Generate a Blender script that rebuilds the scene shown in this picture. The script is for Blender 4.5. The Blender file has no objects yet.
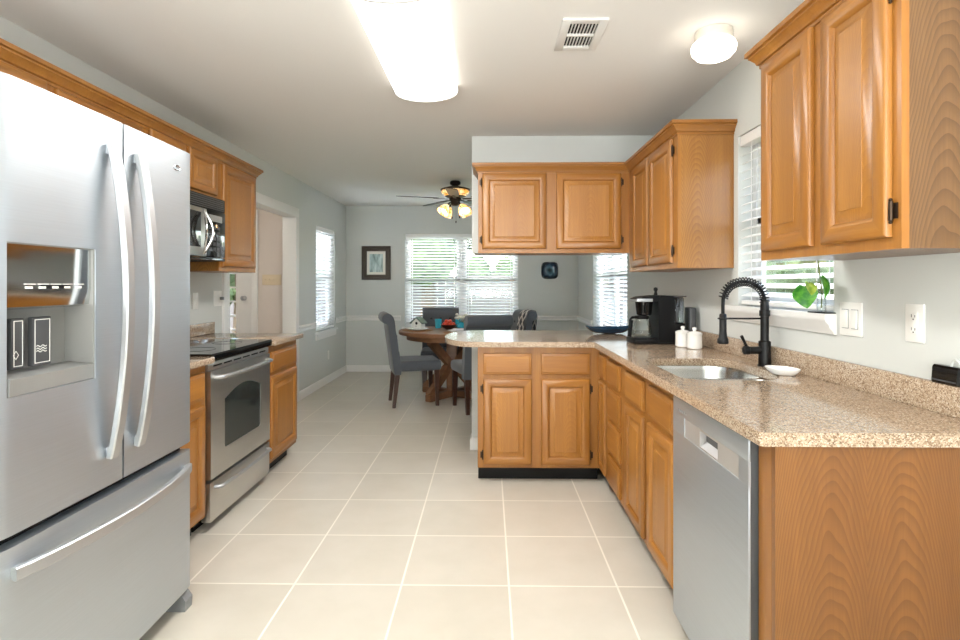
import bpy, bmesh, math, random
from mathutils import Vector, Matrix
random.seed(7)
R = math.radians
PI = math.pi
S = bpy.context.scene
COL = S.collection

# ------------------------------------------------------------------ camera
cam_d = bpy.data.cameras.new('camera')
cam = bpy.data.objects.new('camera', cam_d)
COL.objects.link(cam)
cam.location = (0, 0, 1.283)
cam.rotation_euler = (R(90), 0, 0.0155)
cam_d.sensor_width = 36
cam_d.lens = 547 / 960 * 36
cam_d.shift_y = -35.5 / 960
cam_d.clip_start = 0.02
S.camera = cam

# ------------------------------------------------------------------ world, lights, exposure
S.view_settings.view_transform = 'Standard'
S.view_settings.look = 'None'
S.view_settings.gamma = 1
S.view_settings.exposure = 1.02
world = bpy.data.worlds.new('sky')
S.world = world
world.use_nodes = True
wn = world.node_tree
sky = wn.nodes.new('ShaderNodeTexSky')
sky.sky_type = 'NISHITA'
sky.sun_disc = False
sky.sun_elevation = R(48)
sky.sun_rotation = R(200)
sky.air_density = 1.0
wn.links.new(sky.outputs[0], wn.nodes['Background'].inputs[0])
wn.nodes['Background'].inputs[1].default_value = .85


def area(name, loc, rot, sx, sy, power, color=(1, 1, 1), portal=False):
    d = bpy.data.lights.new(name, 'AREA')
    d.shape = 'RECTANGLE'
    d.size, d.size_y = sx, sy
    d.energy = power
    d.color = color
    if portal:
        d.cycles.is_portal = True
    o = bpy.data.objects.new(name, d)
    COL.objects.link(o)
    o.location = loc
    o.rotation_euler = rot
    return o


sun_d = bpy.data.lights.new('sun', 'SUN')
sun_d.energy = 1.0
sun_d.angle = R(2)
sun_d.color = (1, .95, .87)
sun = bpy.data.objects.new('sun', sun_d)
COL.objects.link(sun)
sun.rotation_euler = (R(42), 0, R(4))       # shines towards +Y, over the house onto the yard
# added upward fill behind the camera, bounced off the ceiling to brighten the room
area('rear_bounce_fill', (-0.3, -1.9, 1.0), (R(170), 0, 0), 2.8, 1.6, 185, (.95, .98, 1.0))
# added lamps high outside the dining windows, boosting the daylight that reaches the floor
area('daylight_boost_far', (-.4, 9.7, 3.3), (R(-42), 0, 0), 2.2, 1.2, 300, (.95, .98, 1.0))
area('portal_far', (-.4, 8.12, 1.36), (R(-90), 0, 0), 1.7, 1.3, 1, portal=True)
area('daylight_boost_side', (2.7, 6.05, 3.2), (R(42), 0, R(90)), 2.0, 1.2, 400, (.92, .97, 1.0))
area('portal_sink', (1.44, 2.53, 1.6), (R(90), 0, R(90)), .8, .95, 1, portal=True)
area('daylight_boost_left', (-3.4, 7.04, 3.2), (R(40), 0, R(-90)), 1.2, 1.2, 160, (.92, .97, 1.0))


# ------------------------------------------------------------------ material helpers
class NT:
    def __init__(s, name):
        s.m = bpy.data.materials.new(name)
        s.m.use_nodes = True
        s.t = s.m.node_tree
        s.b = s.t.nodes['Principled BSDF']

    def n(s, typ, **kw):
        nd = s.t.nodes.new('ShaderNode' + typ)
        for k, v in kw.items():
            setattr(nd, k, v)
        return nd

    def l(s, a, b):
        s.t.links.new(a, b)

    def val(s, v, inp):
        if hasattr(v, 'is_linked'):
            s.l(v, inp)
        else:
            inp.default_value = v

    def math(s, op, a, b=0.0, c=0.0):
        nd = s.n('Math', operation=op)
        s.val(a, nd.inputs[0]); s.val(b, nd.inputs[1]); s.val(c, nd.inputs[2])
        return nd.outputs[0]

    def xyz(s, x, y, z):
        nd = s.n('CombineXYZ')
        s.val(x, nd.inputs[0]); s.val(y, nd.inputs[1]); s.val(z, nd.inputs[2])
        return nd.outputs[0]

    def noise(s, vec, scale, detail=2, rough=.5):
        nd = s.n('TexNoise')
        if vec is not None:
            s.l(vec, nd.inputs['Vector'])
        nd.inputs['Scale'].default_value = scale
        nd.inputs['Detail'].default_value = detail
        nd.inputs['Roughness'].default_value = rough
        return nd.outputs['Fac']

    def ramp(s, fac, stops, interp='LINEAR'):
        nd = s.n('ValToRGB')
        nd.color_ramp.interpolation = interp
        e = nd.color_ramp.elements
        while len(e) < len(stops):
            e.new(.5)
        for k, (p, c) in enumerate(stops):
            e[k].position = p
            e[k].color = (*c, 1)
        s.l(fac, nd.inputs[0])
        return nd.outputs['Color']

    def mix(s, fac, a, b, mode='MIX'):
        nd = s.n('Mix', data_type='RGBA', blend_type=mode)
        s.val(fac, nd.inputs[0])
        for v, i in ((a, nd.inputs[6]), (b, nd.inputs[7])):
            if hasattr(v, 'is_linked'):
                s.l(v, i)
            else:
                i.default_value = (*v, 1)
        return nd.outputs[2]

    def obj(s):
        return s.n('TexCoord').outputs['Object']

    def bump(s, h, strength=.1, dist=.002):
        nd = s.n('Bump')
        nd.inputs['Strength'].default_value = strength
        nd.inputs['Distance'].default_value = dist
        s.l(h, nd.inputs['Height'])
        s.l(nd.outputs[0], s.b.inputs['Normal'])

    def set(s, color=None, rough=None, metal=None, **kw):
        b = s.b
        if color is not None:
            if hasattr(color, 'is_linked'):
                s.l(color, b.inputs['Base Color'])
            else:
                b.inputs['Base Color'].default_value = (*color, 1)
        if rough is not None:
            s.val(rough, b.inputs['Roughness'])
        if metal is not None:
            b.inputs['Metallic'].default_value = metal
        for k, v in kw.items():
            b.inputs[k.replace('_', ' ')].default_value = v
        return s.m


def lin(r, g, b):
    f = lambda c: (c / 255 / 12.92) if c <= 10 else ((c / 255 + .055) / 1.055) ** 2.4
    return (f(r), f(g), f(b))


def plain(name, rgb, rough=.5, metal=0., var=.06, scale=14, **kw):
    t = NT(name)
    c = lin(*rgb)
    f = t.noise(t.obj(), scale, 3)
    col = t.mix(f, tuple(x * (1 - var) for x in c), tuple(min(1, x * (1 + var)) for x in c))
    return t.set(col, rough, metal, **kw)


def emit(name, rgb, strength, base=None):
    t = NT(name)
    c = lin(*rgb)
    t.set(base or c, .4)
    t.b.inputs['Emission Color'].default_value = (*c, 1)
    t.b.inputs['Emission Strength'].default_value = strength
    return t.m


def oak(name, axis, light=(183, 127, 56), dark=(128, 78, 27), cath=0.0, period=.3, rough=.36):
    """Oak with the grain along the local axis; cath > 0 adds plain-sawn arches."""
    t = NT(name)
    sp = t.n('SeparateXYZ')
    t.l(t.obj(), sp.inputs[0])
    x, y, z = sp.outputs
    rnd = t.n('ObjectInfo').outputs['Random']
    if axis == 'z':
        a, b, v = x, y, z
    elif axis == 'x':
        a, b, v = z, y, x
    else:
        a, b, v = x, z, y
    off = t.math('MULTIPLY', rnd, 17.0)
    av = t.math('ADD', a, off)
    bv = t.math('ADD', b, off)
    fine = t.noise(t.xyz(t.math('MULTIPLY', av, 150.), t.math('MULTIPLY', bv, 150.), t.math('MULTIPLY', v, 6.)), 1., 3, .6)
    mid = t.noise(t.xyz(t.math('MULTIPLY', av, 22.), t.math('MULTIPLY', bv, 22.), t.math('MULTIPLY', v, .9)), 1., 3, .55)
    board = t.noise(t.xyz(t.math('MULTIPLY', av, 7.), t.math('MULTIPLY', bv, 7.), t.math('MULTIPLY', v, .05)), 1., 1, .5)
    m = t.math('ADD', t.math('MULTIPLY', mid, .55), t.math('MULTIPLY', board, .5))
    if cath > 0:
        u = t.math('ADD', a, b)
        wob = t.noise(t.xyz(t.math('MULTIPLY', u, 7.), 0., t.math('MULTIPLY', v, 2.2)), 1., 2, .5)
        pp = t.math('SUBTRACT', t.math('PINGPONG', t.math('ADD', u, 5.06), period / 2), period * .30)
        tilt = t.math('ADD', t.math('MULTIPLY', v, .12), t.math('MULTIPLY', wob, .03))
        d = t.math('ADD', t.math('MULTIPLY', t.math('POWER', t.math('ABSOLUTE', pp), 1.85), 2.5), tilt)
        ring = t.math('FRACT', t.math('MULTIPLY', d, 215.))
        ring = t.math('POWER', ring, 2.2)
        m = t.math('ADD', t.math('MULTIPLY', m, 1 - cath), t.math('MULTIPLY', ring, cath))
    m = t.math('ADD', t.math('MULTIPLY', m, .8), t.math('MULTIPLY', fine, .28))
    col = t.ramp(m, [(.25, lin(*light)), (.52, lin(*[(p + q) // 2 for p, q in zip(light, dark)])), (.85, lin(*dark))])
    tint = t.math('ADD', .93, t.math('MULTIPLY', rnd, .14))
    hs = t.n('HueSaturation')
    t.l(col, hs.inputs['Color'])
    t.l(tint, hs.inputs['Value'])
    t.bump(fine, .06, .001)
    return t.set(hs.outputs[0], rough, Coat_Weight=.12, Coat_Roughness=.2)


OAK = oak('oak_upright_grain', 'z')
OAKX = oak('oak_level_grain', 'x')
OAKP = oak('oak_panel', 'z', light=(185, 129, 58), dark=(134, 83, 31), cath=.13, period=.5)
OAKC = oak('oak_end_panel', 'z', light=(172, 116, 66), dark=(122, 76, 36), cath=.5, period=.34)
OAKS = oak('oak_side_panel', 'z', light=(182, 128, 62), dark=(126, 80, 34), cath=.34, period=.42)
WALNUT = oak('dark_stained_wood', 'z', light=(88, 48, 30), dark=(44, 22, 14), rough=.35)
RUSTIC = oak('rustic_wood', 'x', light=(168, 120, 82), dark=(98, 64, 42), rough=.5)
DARKEDGE = plain('cabinet_interior', (60, 40, 25), .8)
BLACK = plain('black_plastic', (12, 12, 13), .5, Specular_IOR_Level=.22)
MATTEBLACK = plain('matte_black_metal', (13, 13, 14), .5, .2)
GLOSSBLACK = plain('black_glass', (10, 10, 11), .06, 0, .02)
DARKGREY = plain('dark_grey_plastic', (70, 71, 73), .45)
GREYPL = plain('grey_plastic', (128, 130, 132), .4)
BRONZE = plain('bronze_metal', (62, 48, 36), .4, .8)
CHROME = plain('chrome', (225, 226, 228), .12, 1., .02)
SATIN = plain('satin_metal', (192, 193, 195), .48, 1., .03)
WHITE = plain('white_paint', (236, 235, 232), .4, 0, .02)
WHITEPL = plain('white_plastic', (238, 237, 232), .3, 0, .015)
CERAMIC = plain('white_ceramic', (240, 238, 234), .15, 0, .015)
CREAMPL = plain('almond_plastic', (226, 208, 178), .4, 0, .02)
WALL = plain('wall_paint', (208, 210, 206), .75, 0, .015, 3)
HALLW = plain('hall_wall_paint', (222, 211, 202), .75, 0, .015, 3)
BLIND = plain('blind_white', (240, 240, 238), .45, 0, .015)


def ceiling_mat():
    t = NT('ceiling_paint')
    t.bump(t.noise(t.obj(), 90, 4, .6), .12, .003)
    return t.set(lin(226, 223, 218), .85)


def stainless(name, rgb=(196, 203, 210), rough=.47, along='x', aniso=.5):
    t = NT(name)
    sp = t.n('SeparateXYZ')
    t.l(t.obj(), sp.inputs[0])
    x, y, z = sp.outputs
    k = (3., 260.) if along == 'x' else (260., 3.)
    f = t.noise(t.xyz(t.math('MULTIPLY', x, k[0]), t.math('MULTIPLY', y, k[0]), t.math('MULTIPLY', z, k[1])), 1., 3, .6)
    c = lin(*rgb)
    col = t.mix(f, tuple(v * .9 for v in c), tuple(min(1, v * 1.08) for v in c))
    r = t.math('ADD', rough - .05, t.math('MULTIPLY', f, .1))
    t.bump(f, .03, .0006)
    return t.set(col, r, 1.)


STEEL = stainless('brushed_stainless')
STEELR = stainless('range_stainless', (206, 204, 200), .33)
SINKST = stainless('sink_stainless', (190, 190, 188), .22)
FRIDGESIDE = plain('fridge_side_grey', (96, 98, 100), .45, .3)


def granite(name):
    t = NT(name)
    o = t.obj()
    v = t.n('TexVoronoi')
    t.l(o, v.inputs['Vector'])
    v.inputs['Scale'].default_value = 320
    sep = t.n('SeparateColor')
    t.l(v.outputs['Color'], sep.inputs[0])
    base = t.ramp(sep.outputs[0], [(0, lin(106, 84, 66)), (.14, lin(144, 121, 99)), (.34, lin(170, 147, 124)),
                                   (.62, lin(186, 165, 142)), (.86, lin(204, 188, 168))], 'CONSTANT')
    v2 = t.n('TexVoronoi')
    t.l(o, v2.inputs['Vector'])
    v2.inputs['Scale'].default_value = 120
    sep2 = t.n('SeparateColor')
    t.l(v2.outputs['Color'], sep2.inputs[0])
    patch = t.math('GREATER_THAN', sep2.outputs[1], .9)
    col = t.mix(t.math('MULTIPLY', patch, .55), base, lin(120, 92, 68))
    cl = t.noise(o, 6, 3)
    col = t.mix(t.math('MULTIPLY', cl, .3), col, lin(184, 160, 134))
    return t.set(col, .1, 0, Specular_IOR_Level=.55)


GRANITE = granite('speckled_stone')


def floor_mat():
    t = NT('floor_tile')
    sp = t.n('SeparateXYZ')
    t.l(t.obj(), sp.inputs[0])
    T = .459
    u = t.math('DIVIDE', t.math('ADD', sp.outputs[0], .3718 + 10 * T), T)
    v = t.math('DIVIDE', t.math('ADD', sp.outputs[1], -2.331 + 20 * T), T)
    du = t.math('ABSOLUTE', t.math('SUBTRACT', t.math('FRACT', u), .5))
    dv = t.math('ABSOLUTE', t.math('SUBTRACT', t.math('FRACT', v), .5))
    d = t.math('MAXIMUM', du, dv)
    g = t.n('MapRange')
    t.l(d, g.inputs[0])
    g.inputs[1].default_value = .4895
    g.inputs[2].default_value = .4925
    grout = g.outputs[0]
    wnz = t.n('TexWhiteNoise')
    t.l(t.xyz(t.math('FLOOR', u), t.math('FLOOR', v), 0.), wnz.inputs['Vector'])
    n1 = t.noise(t.obj(), 5, 4, .55)
    f = t.math('ADD', t.math('MULTIPLY', n1, .75), t.math('MULTIPLY', wnz.outputs['Value'], .25))
    tile = t.ramp(f, [(.2, lin(195, 188, 174)), (.8, lin(207, 200, 188))])
    col = t.mix(grout, tile, lin(232, 226, 214))
    t.bump(t.math('SUBTRACT', 1., grout), .25, .002)
    return t.set(col, t.math('ADD', .3, t.math('MULTIPLY', grout, .4)), 0)


def glass_mat(name='window_glass', tint=(1, 1, 1), refl=.5):
    t = NT(name)
    tr = t.n('BsdfTransparent')
    tr.inputs[0].default_value = (*tint, 1)
    gl = t.n('BsdfGlossy')
    gl.inputs['Roughness'].default_value = .02
    lw = t.n('Fresnel')
    lw.inputs[0].default_value = 1.45
    mx = t.n('MixShader')
    t.l(t.math('MULTIPLY', lw.outputs[0], refl), mx.inputs[0])
    t.l(tr.outputs[0], mx.inputs[1])
    t.l(gl.outputs[0], mx.inputs[2])
    t.l(mx.outputs[0], t.t.nodes['Material Output'].inputs[0])
    return t.m


GLASS = glass_mat()
CLEAR = glass_mat('clear_glass', (.95, .97, .97), .35)
SMOKE = glass_mat('smoky_plastic', (.62, .64, .66), 1.)
TURQ = plain('turquoise_glass', (60, 170, 195), .12, 0, .25, 60)


def fabric(name, rgb, scale=420):
    t = NT(name)
    f = t.noise(t.obj(), scale, 2, .6)
    c = lin(*rgb)
    col = t.mix(f, tuple(x * .7 for x in c), tuple(x * 1.3 for x in c))
    t.bump(f, .25, .001)
    return t.set(col, .95, 0, Sheen_Weight=.3)


DARKFAB = fabric('dark_button_fabric', (40, 42, 46))
FABRIC = fabric('grey_upholstery', (80, 84, 90))


# ------------------------------------------------------------------ mesh builder
class MB:
    def __init__(s):
        s.bm = bmesh.new()

    def box(s, x0, x1, y0, y1, z0, z1, bev=0., mi=0, seg=2):
        bm = s.bm
        vs = [bm.verts.new((x, y, z)) for x in (x0, x1) for y in (y0, y1) for z in (z0, z1)]
        q = [(0, 1, 3, 2), (4, 6, 7, 5), (0, 4, 5, 1), (2, 3, 7, 6), (0, 2, 6, 4), (1, 5, 7, 3)]
        fs = [bm.faces.new([vs[i] for i in f]) for f in q]
        for f in fs:
            f.material_index = mi
        if bev > 0:
            ed = list({e for f in fs for e in f.edges})
            r = bmesh.ops.bevel(bm, geom=ed, offset=bev, segments=seg, affect='EDGES', profile=.5)
            for f in r['faces']:
                f.material_index = mi
        return s

    def beam(s, p0, p1, w, h, up=(0, 0, 1), mi=0, taper=1.):
        """rectangular bar from p0 to p1"""
        p0, p1 = Vector(p0), Vector(p1)
        d = (p1 - p0).normalized()
        a = d.cross(Vector(up))
        if a.length < 1e-5:
            a = d.cross(Vector((1, 0, 0)))
        a.normalize()
        b = a.cross(d).normalized()
        vs = []
        for p, k in ((p0, 1.), (p1, taper)):
            for sa, sb in ((-1, -1), (1, -1), (1, 1), (-1, 1)):
                vs.append(s.bm.verts.new(p + a * sa * w / 2 * k + b * sb * h / 2 * k))
        for i in range(4):
            j = (i + 1) % 4
            s.bm.faces.new((vs[i], vs[j], vs[4 + j], vs[4 + i])).material_index = mi
        s.bm.faces.new((vs[3], vs[2], vs[1], vs[0])).material_index = mi
        s.bm.faces.new((vs[4], vs[5], vs[6], vs[7])).material_index = mi
        return s

    def tube(s, pts, r, n=8, closed=False, mi=0, flat=1.):
        pts = [Vector(p) for p in pts]
        rr = r if isinstance(r, (list, tuple)) else [r] * len(pts)
        N = len(pts)
        rings = []
        t0 = (pts[1] - pts[0]).normalized()
        ref = Vector((0, 0, 1)) if abs(t0.z) < .9 else Vector((1, 0, 0))
        a = t0.cross(ref).normalized()
        for i, p in enumerate(pts):
            if closed:
                t = (pts[(i + 1) % N] - pts[i - 1]).normalized()
            else:
                t = (pts[min(i + 1, N - 1)] - pts[max(i - 1, 0)]).normalized()
            a = (a - t * a.dot(t))
            if a.length < 1e-6:
                a = t.cross(Vector((0, 1, 0)))
            a.normalize()
            b = t.cross(a)
            rings.append([s.bm.verts.new(p + (a * math.cos(2 * PI * k / n) + b * math.sin(2 * PI * k / n) * flat) * rr[i]) for k in range(n)])
        for i in range(N if closed else N - 1):
            A, B = rings[i], rings[(i + 1) % N]
            for k in range(n):
                s.bm.faces.new((A[k], A[(k + 1) % n], B[(k + 1) % n], B[k])).material_index = mi
        if not closed:
            s.bm.faces.new(rings[0][::-1]).material_index = mi
            s.bm.faces.new(rings[-1]).material_index = mi
        return s

    def lathe(s, prof, c=(0, 0, 0), n=24, mi=0, mat=None):
        """prof: list of (r, z); axis z through c; mat: optional Matrix applied"""
        c = Vector(c)
        rings = []
        for r, z in prof:
            ring = []
            if r < 1e-6:
                p = Vector((0, 0, z))
                ring = [s.bm.verts.new(c + (mat @ p if mat else p))]
            else:
                for k in range(n):
                    p = Vector((r * math.cos(2 * PI * k / n), r * math.sin(2 * PI * k / n), z))
                    ring.append(s.bm.verts.new(c + (mat @ p if mat else p)))
            rings.append(ring)
        for A, B in zip(rings, rings[1:]):
            for k in range(n):
                j = (k + 1) % n
                if len(A) == 1 and len(B) == 1:
                    continue
                if len(A) == 1:
                    f = (A[0], B[j], B[k])
                elif len(B) == 1:
                    f = (A[k], A[j], B[0])
                else:
                    f = (A[k], A[j], B[j], B[k])
                s.bm.faces.new(f).material_index = mi
        if len(rings[0]) > 1:
            s.bm.faces.new(rings[0][::-1]).material_index = mi
        if len(rings[-1]) > 1:
            s.bm.faces.new(rings[-1]).material_index = mi
        return s

    def cyl(s, p0, p1, r, n=16, mi=0):
        return s.tube([p0, p1], r, n, mi=mi)

    def sphere(s, c, r, sx=1, sy=1, sz=1, n=12, mi=0):
        prof = [(r * math.sin(PI * i / n) if 0 < i < n else 0, -r * math.cos(PI * i / n)) for i in range(n + 1)]
        return s.lathe(prof, c, n * 2, mi, Matrix.Diagonal((sx, sy, sz)))

    def prism(s, poly, axis, a0, a1, mi=0):
        """poly: 2D points; axis 'x': poly=(y,z); 'y': poly=(x,z); 'z': poly=(x,y)"""
        def P(p, a):
            return {'x': (a, p[0], p[1]), 'y': (p[0], a, p[1]), 'z': (p[0], p[1], a)}[axis]
        A = [s.bm.verts.new(P(p, a0)) for p in poly]
        B = [s.bm.verts.new(P(p, a1)) for p in poly]
        n = len(poly)
        s.bm.faces.new(A[::-1]).material_index = mi
        s.bm.faces.new(B).material_index = mi
        for i in range(n):
            j = (i + 1) % n
            s.bm.faces.new((A[i], A[j], B[j], B[i])).material_index = mi
        return s

    def rings(s, x0, x1, z0, z1, steps, back, mi_h=0, mi_v=0, mi_c=0, close_back=True):
        """concentric rectangular rings in the xz plane; steps = [(inset, y)]; the first ring is the outer edge."""
        bm = s.bm
        L = []
        for ins, y in [(0, back)] + steps:
            L.append([bm.verts.new(p) for p in ((x0 + ins, y, z0 + ins), (x1 - ins, y, z0 + ins), (x1 - ins, y, z1 - ins), (x0 + ins, y, z1 - ins))])
        for A, B in zip(L, L[1:]):
            for k in range(4):
                j = (k + 1) % 4
                bm.faces.new((A[k], A[j], B[j], B[k])).material_index = mi_h if k in (0, 2) else mi_v
        bm.faces.new(L[-1]).material_index = mi_c
        if close_back:
            bm.faces.new(L[0][::-1]).material_index = mi_v
        return s

    def sweep(s, prof, path, closed_path=False, mi=0):
        """prof: list of (out, z); path: list of (x, y) at mitred corners; out is measured to the right of the path direction."""
        P = [Vector((p[0], p[1])) for p in path]
        N = len(P)
        rows = []
        for i in range(N):
            d0 = (P[i] - P[i - 1]).normalized() if i > 0 else (P[1] - P[0]).normalized()
            d1 = (P[i + 1] - P[i]).normalized() if i < N - 1 else d0
            n0 = Vector((d0.y, -d0.x))
            n1 = Vector((d1.y, -d1.x))
            m = (n0 + n1)
            m = m / (m.dot(n0)) if m.length > 1e-6 else n0
            rows.append([s.bm.verts.new((P[i].x + m.x * o, P[i].y + m.y * o, z)) for o, z in prof])
        k = len(prof)
        for A, B in zip(rows, rows[1:]):
            for i in range(k):
                j = (i + 1) % k
                s.bm.faces.new((A[i], A[j], B[j], B[i])).material_index = mi
        s.bm.faces.new(rows[0][::-1]).material_index = mi
        s.bm.faces.new(rows[-1]).material_index = mi
        return s

    def build(s, name, mats, parent=None, smooth=35, loc=None, rot=None):
        bm = s.bm
        bmesh.ops.recalc_face_normals(bm, faces=bm.faces)
        me = bpy.data.meshes.new(name)
        bm.to_mesh(me)
        bm.free()
        if not isinstance(mats, (list, tuple)):
            mats = [mats]
        for m in mats:
            me.materials.append(m)
        if smooth:
            me.polygons.foreach_set('use_smooth', [True] * len(me.polygons))
            me.set_sharp_from_angle(angle=R(smooth))
        o = bpy.data.objects.new(name, me)
        COL.objects.link(o)
        if parent:
            o.parent = parent
        if loc:
            o.location = loc
        if rot:
            o.rotation_euler = rot
        return o


def tag(o, label, cat, group=None, kind=None):
    o['label'] = label
    o['category'] = cat
    if group:
        o['group'] = group
    if kind:
        o['kind'] = kind
    return o


def thing(name, label, cat, loc=(0, 0, 0), rz=0., group=None):
    o = bpy.data.objects.new(name, None)
    COL.objects.link(o)
    o.location = loc
    o.rotation_euler = (0, 0, rz)
    return tag(o, label, cat, group)


def struct(mb, name, mats, label=None, cat=None, smooth=35):
    o = mb.build(name, mats, smooth=smooth)
    o['kind'] = 'structure'
    if label:
        o['label'] = label
        o['category'] = cat
    return o


def kids(o):
    return [c for c in bpy.data.objects if c.parent == o]


def copy_tree(o, parent=None):
    c = o.copy()
    COL.objects.link(c)
    if parent:
        c.parent = parent
    for ch in kids(o):
        copy_tree(ch, c)
    return c


def bez(p0, p1, p2, p3, n=12):
    p0, p1, p2, p3 = map(Vector, (p0, p1, p2, p3))
    return [p0 * (1 - t) ** 3 + p1 * 3 * t * (1 - t) ** 2 + p2 * 3 * t * t * (1 - t) + p3 * t ** 3 for t in [i / n for i in range(n + 1)]]


# ------------------------------------------------------------------ room shell
XL, XR, YF, YB, ZC = -2.10, 1.315, 8.03, -2.5, 2.44
WT = .12


def wall_boxes(m, axis, p0, p1, a0, a1, z0, z1, holes):
    """wall slab between p0..p1 on its thin axis ('x' or 'y'), along a0..a1, with rectangular holes (a, b, z, Z)"""
    def bx(a, b, c, d):
        if b - a < 1e-6 or d - c < 1e-6:
            return
        if axis == 'x':
            m.box(p0, p1, a, b, c, d)
        else:
            m.box(a, b, p0, p1, c, d)
    cur = a0
    for (h0, h1, c, d) in sorted(holes):
        bx(cur, h0, z0, z1)
        bx(h0, h1, z0, c)
        bx(h0, h1, d, z1)
        cur = h1
    bx(cur, a1, z0, z1)
    return m


struct(MB().box(-4.4, XR + WT, YB - WT, YF + WT, -.1, 0), 'floor', floor_mat(), 'pale beige square floor tiles with light grout lines', 'floor')
struct(MB().box(-4.4, XR + WT, YB - WT, 6.22, ZC, ZC + .15).box(XL - WT, XR + WT, 6.22, YF + WT, ZC, ZC + .15), 'ceiling', ceiling_mat(), 'smooth white ceiling over kitchen and dining area', 'ceiling')
DOORWAY = (4.36, 5.90, 0, 2.03)
WIN_L = (6.63, 7.45, .70, 2.01)
WIN_F = (-1.23, .435, .66, 2.03)
WIN_S = (2.105, 2.90, 1.155, 2.06)
WIN_R = (5.21, 6.90, .70, 2.06)
struct(wall_boxes(MB(), 'x', XL - WT, XL, YB, YF + WT, 0, ZC, [DOORWAY, WIN_L]), 'wall_left', WALL)
struct(wall_boxes(MB(), 'x', XR, XR + WT, YB, YF + WT, 0, ZC, [WIN_S, WIN_R]), 'wall_right', WALL)
struct(wall_boxes(MB(), 'y', YF, YF + WT, XL, XR, 0, ZC, [WIN_F]), 'wall_far', WALL)
struct(MB().box(-4.4, XR + WT, YB - WT, YB, 0, ZC), 'wall_rear', WALL)
# dropped wall that carries the peninsula wall cabinets, and the low wall under the counter
struct(MB().box(-.13, XR, 4.27, 4.38, 1.53, ZC), 'wall_header', WALL)
struct(MB().box(-.13, XR, 4.25, 4.37, 0, .88), 'wall_peninsula', WALL)
# hall beyond the doorway
struct(wall_boxes(MB(), 'y', 6.10, 6.22, -4.4, XL - WT, 0, ZC, [(-3.56, -2.66, 0, 2.05)]), 'wall_hall', HALLW)
struct(MB().box(-4.4, -4.28, 2.2, 6.22, 0, ZC), 'wall_hall_side', HALLW)
struct(MB().box(-4.4, XL - WT, 2.2, 2.32, 0, ZC), 'wall_hall_near', HALLW)
struct(MB().box(XL - WT - .004, XL - WT, 2.32, 4.28, 0, ZC), 'wall_hall_back', HALLW)

# casing of the doorway
m = MB()
for y in (4.275, 5.888):
    m.box(XL - WT - .012, XL + .02, y, y + .097, 0, 2.02, .004)
m.box(XL - WT - .012, XL + .02, 4.275, 5.985, 2.02, 2.115, .004)
struct(m, 'trim_1', WHITE, 'white casing around the cased doorway to the hall', 'trim')
# baseboards
BP = [(0, 0), (.014, 0), (.014, .075), (.009, .088), (.004, .095), (0, .095)]
RAILP = [(0, .752), (.012, .752), (.02, .765), (.012, .785), (.024, .80), (.024, .812), (.010, .826), (0, .826)]
struct(MB().sweep(BP, [(XL, 5.985), (XL, YF), (XR, YF), (XR, 4.37)]), 'baseboard_left', WHITE)
struct(MB().sweep(BP, [(-.09, 4.37), (-.13, 4.37), (-.13, 4.25), (-.075, 4.25)]), 'baseboard_peninsula', WHITE)
struct(MB().sweep(RAILP, [(XL, 5.985), (XL, 6.58)]), 'trim_2', WHITE, 'white chair rail between doorway and dining window', 'trim')
struct(MB().sweep(RAILP, [(XL, 7.50), (XL, YF), (-1.29, YF)]), 'trim_3', WHITE, 'white chair rail around the corner by the framed picture', 'trim')
struct(MB().sweep(RAILP, [(.49, YF), (XR, YF), (XR, 6.95)]), 'trim_4', WHITE, 'white chair rail below the dark wall plate', 'trim')


def window(name, axis, pos, out, a0, a1, z0, z1, twin=False):
    """double hung window unit in a wall opening; out = +1/-1 direction to outdoors on the thin axis"""
    m = MB()
    p0, p1 = pos + out * .075, pos + out * .115

    def bx(mm, a, b, c, d, q0=p0, q1=p1):
        lo, hi = min(q0, q1), max(q0, q1)
        if axis == 'x':
            mm.box(lo, hi, a, b, c, d)
        else:
            mm.box(a, b, lo, hi, c, d)
    f = .04
    bx(m, a0, a0 + f, z0, z1); bx(m, a1 - f, a1, z0, z1)
    bx(m, a0 + f, a1 - f, z0, z0 + f); bx(m, a0 + f, a1 - f, z1 - f, z1)
    mids = [(a0 + f, a1 - f)]
    if twin:
        c = (a0 + a1) / 2
        bx(m, c - .04, c + .04, z0 + f, z1 - f)
        mids = [(a0 + f, c - .04), (c + .04, a1 - f)]
    root = m.build(name, WHITE)
    root['kind'] = 'structure'
    zc = (z0 + z1) / 2 + .01
    for (b0, b1) in mids:
        s = MB()
        q0, q1 = pos + out * .082, pos + out * .105
        for (c, d) in ((z0 + f, zc + .02), (zc - .02, z1 - f)):
            bx(s, b0, b0 + .035, c, d, q0, q1); bx(s, b1 - .035, b1, c, d, q0, q1)
            bx(s, b0 + .035, b1 - .035, c, c + .035, q0, q1); bx(s, b0 + .035, b1 - .035, d - .035, d, q0, q1)
        s.build('sash', WHITE, root)
        g = MB()
        bx(g, b0 + .03, b1 - .03, z0 + f + .03, z1 - f - .03, pos + out * .092, pos + out * .095)
        g.build('glass', GLASS, root)
    return root


window('window_1', 'y', YF, 1, *WIN_F, twin=True)
window('window_2', 'x', XR, 1, *WIN_S)
window('window_3', 'x', XR, 1, *WIN_R, twin=True)
window('window_4', 'x', XL, -1, *WIN_L)

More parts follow.
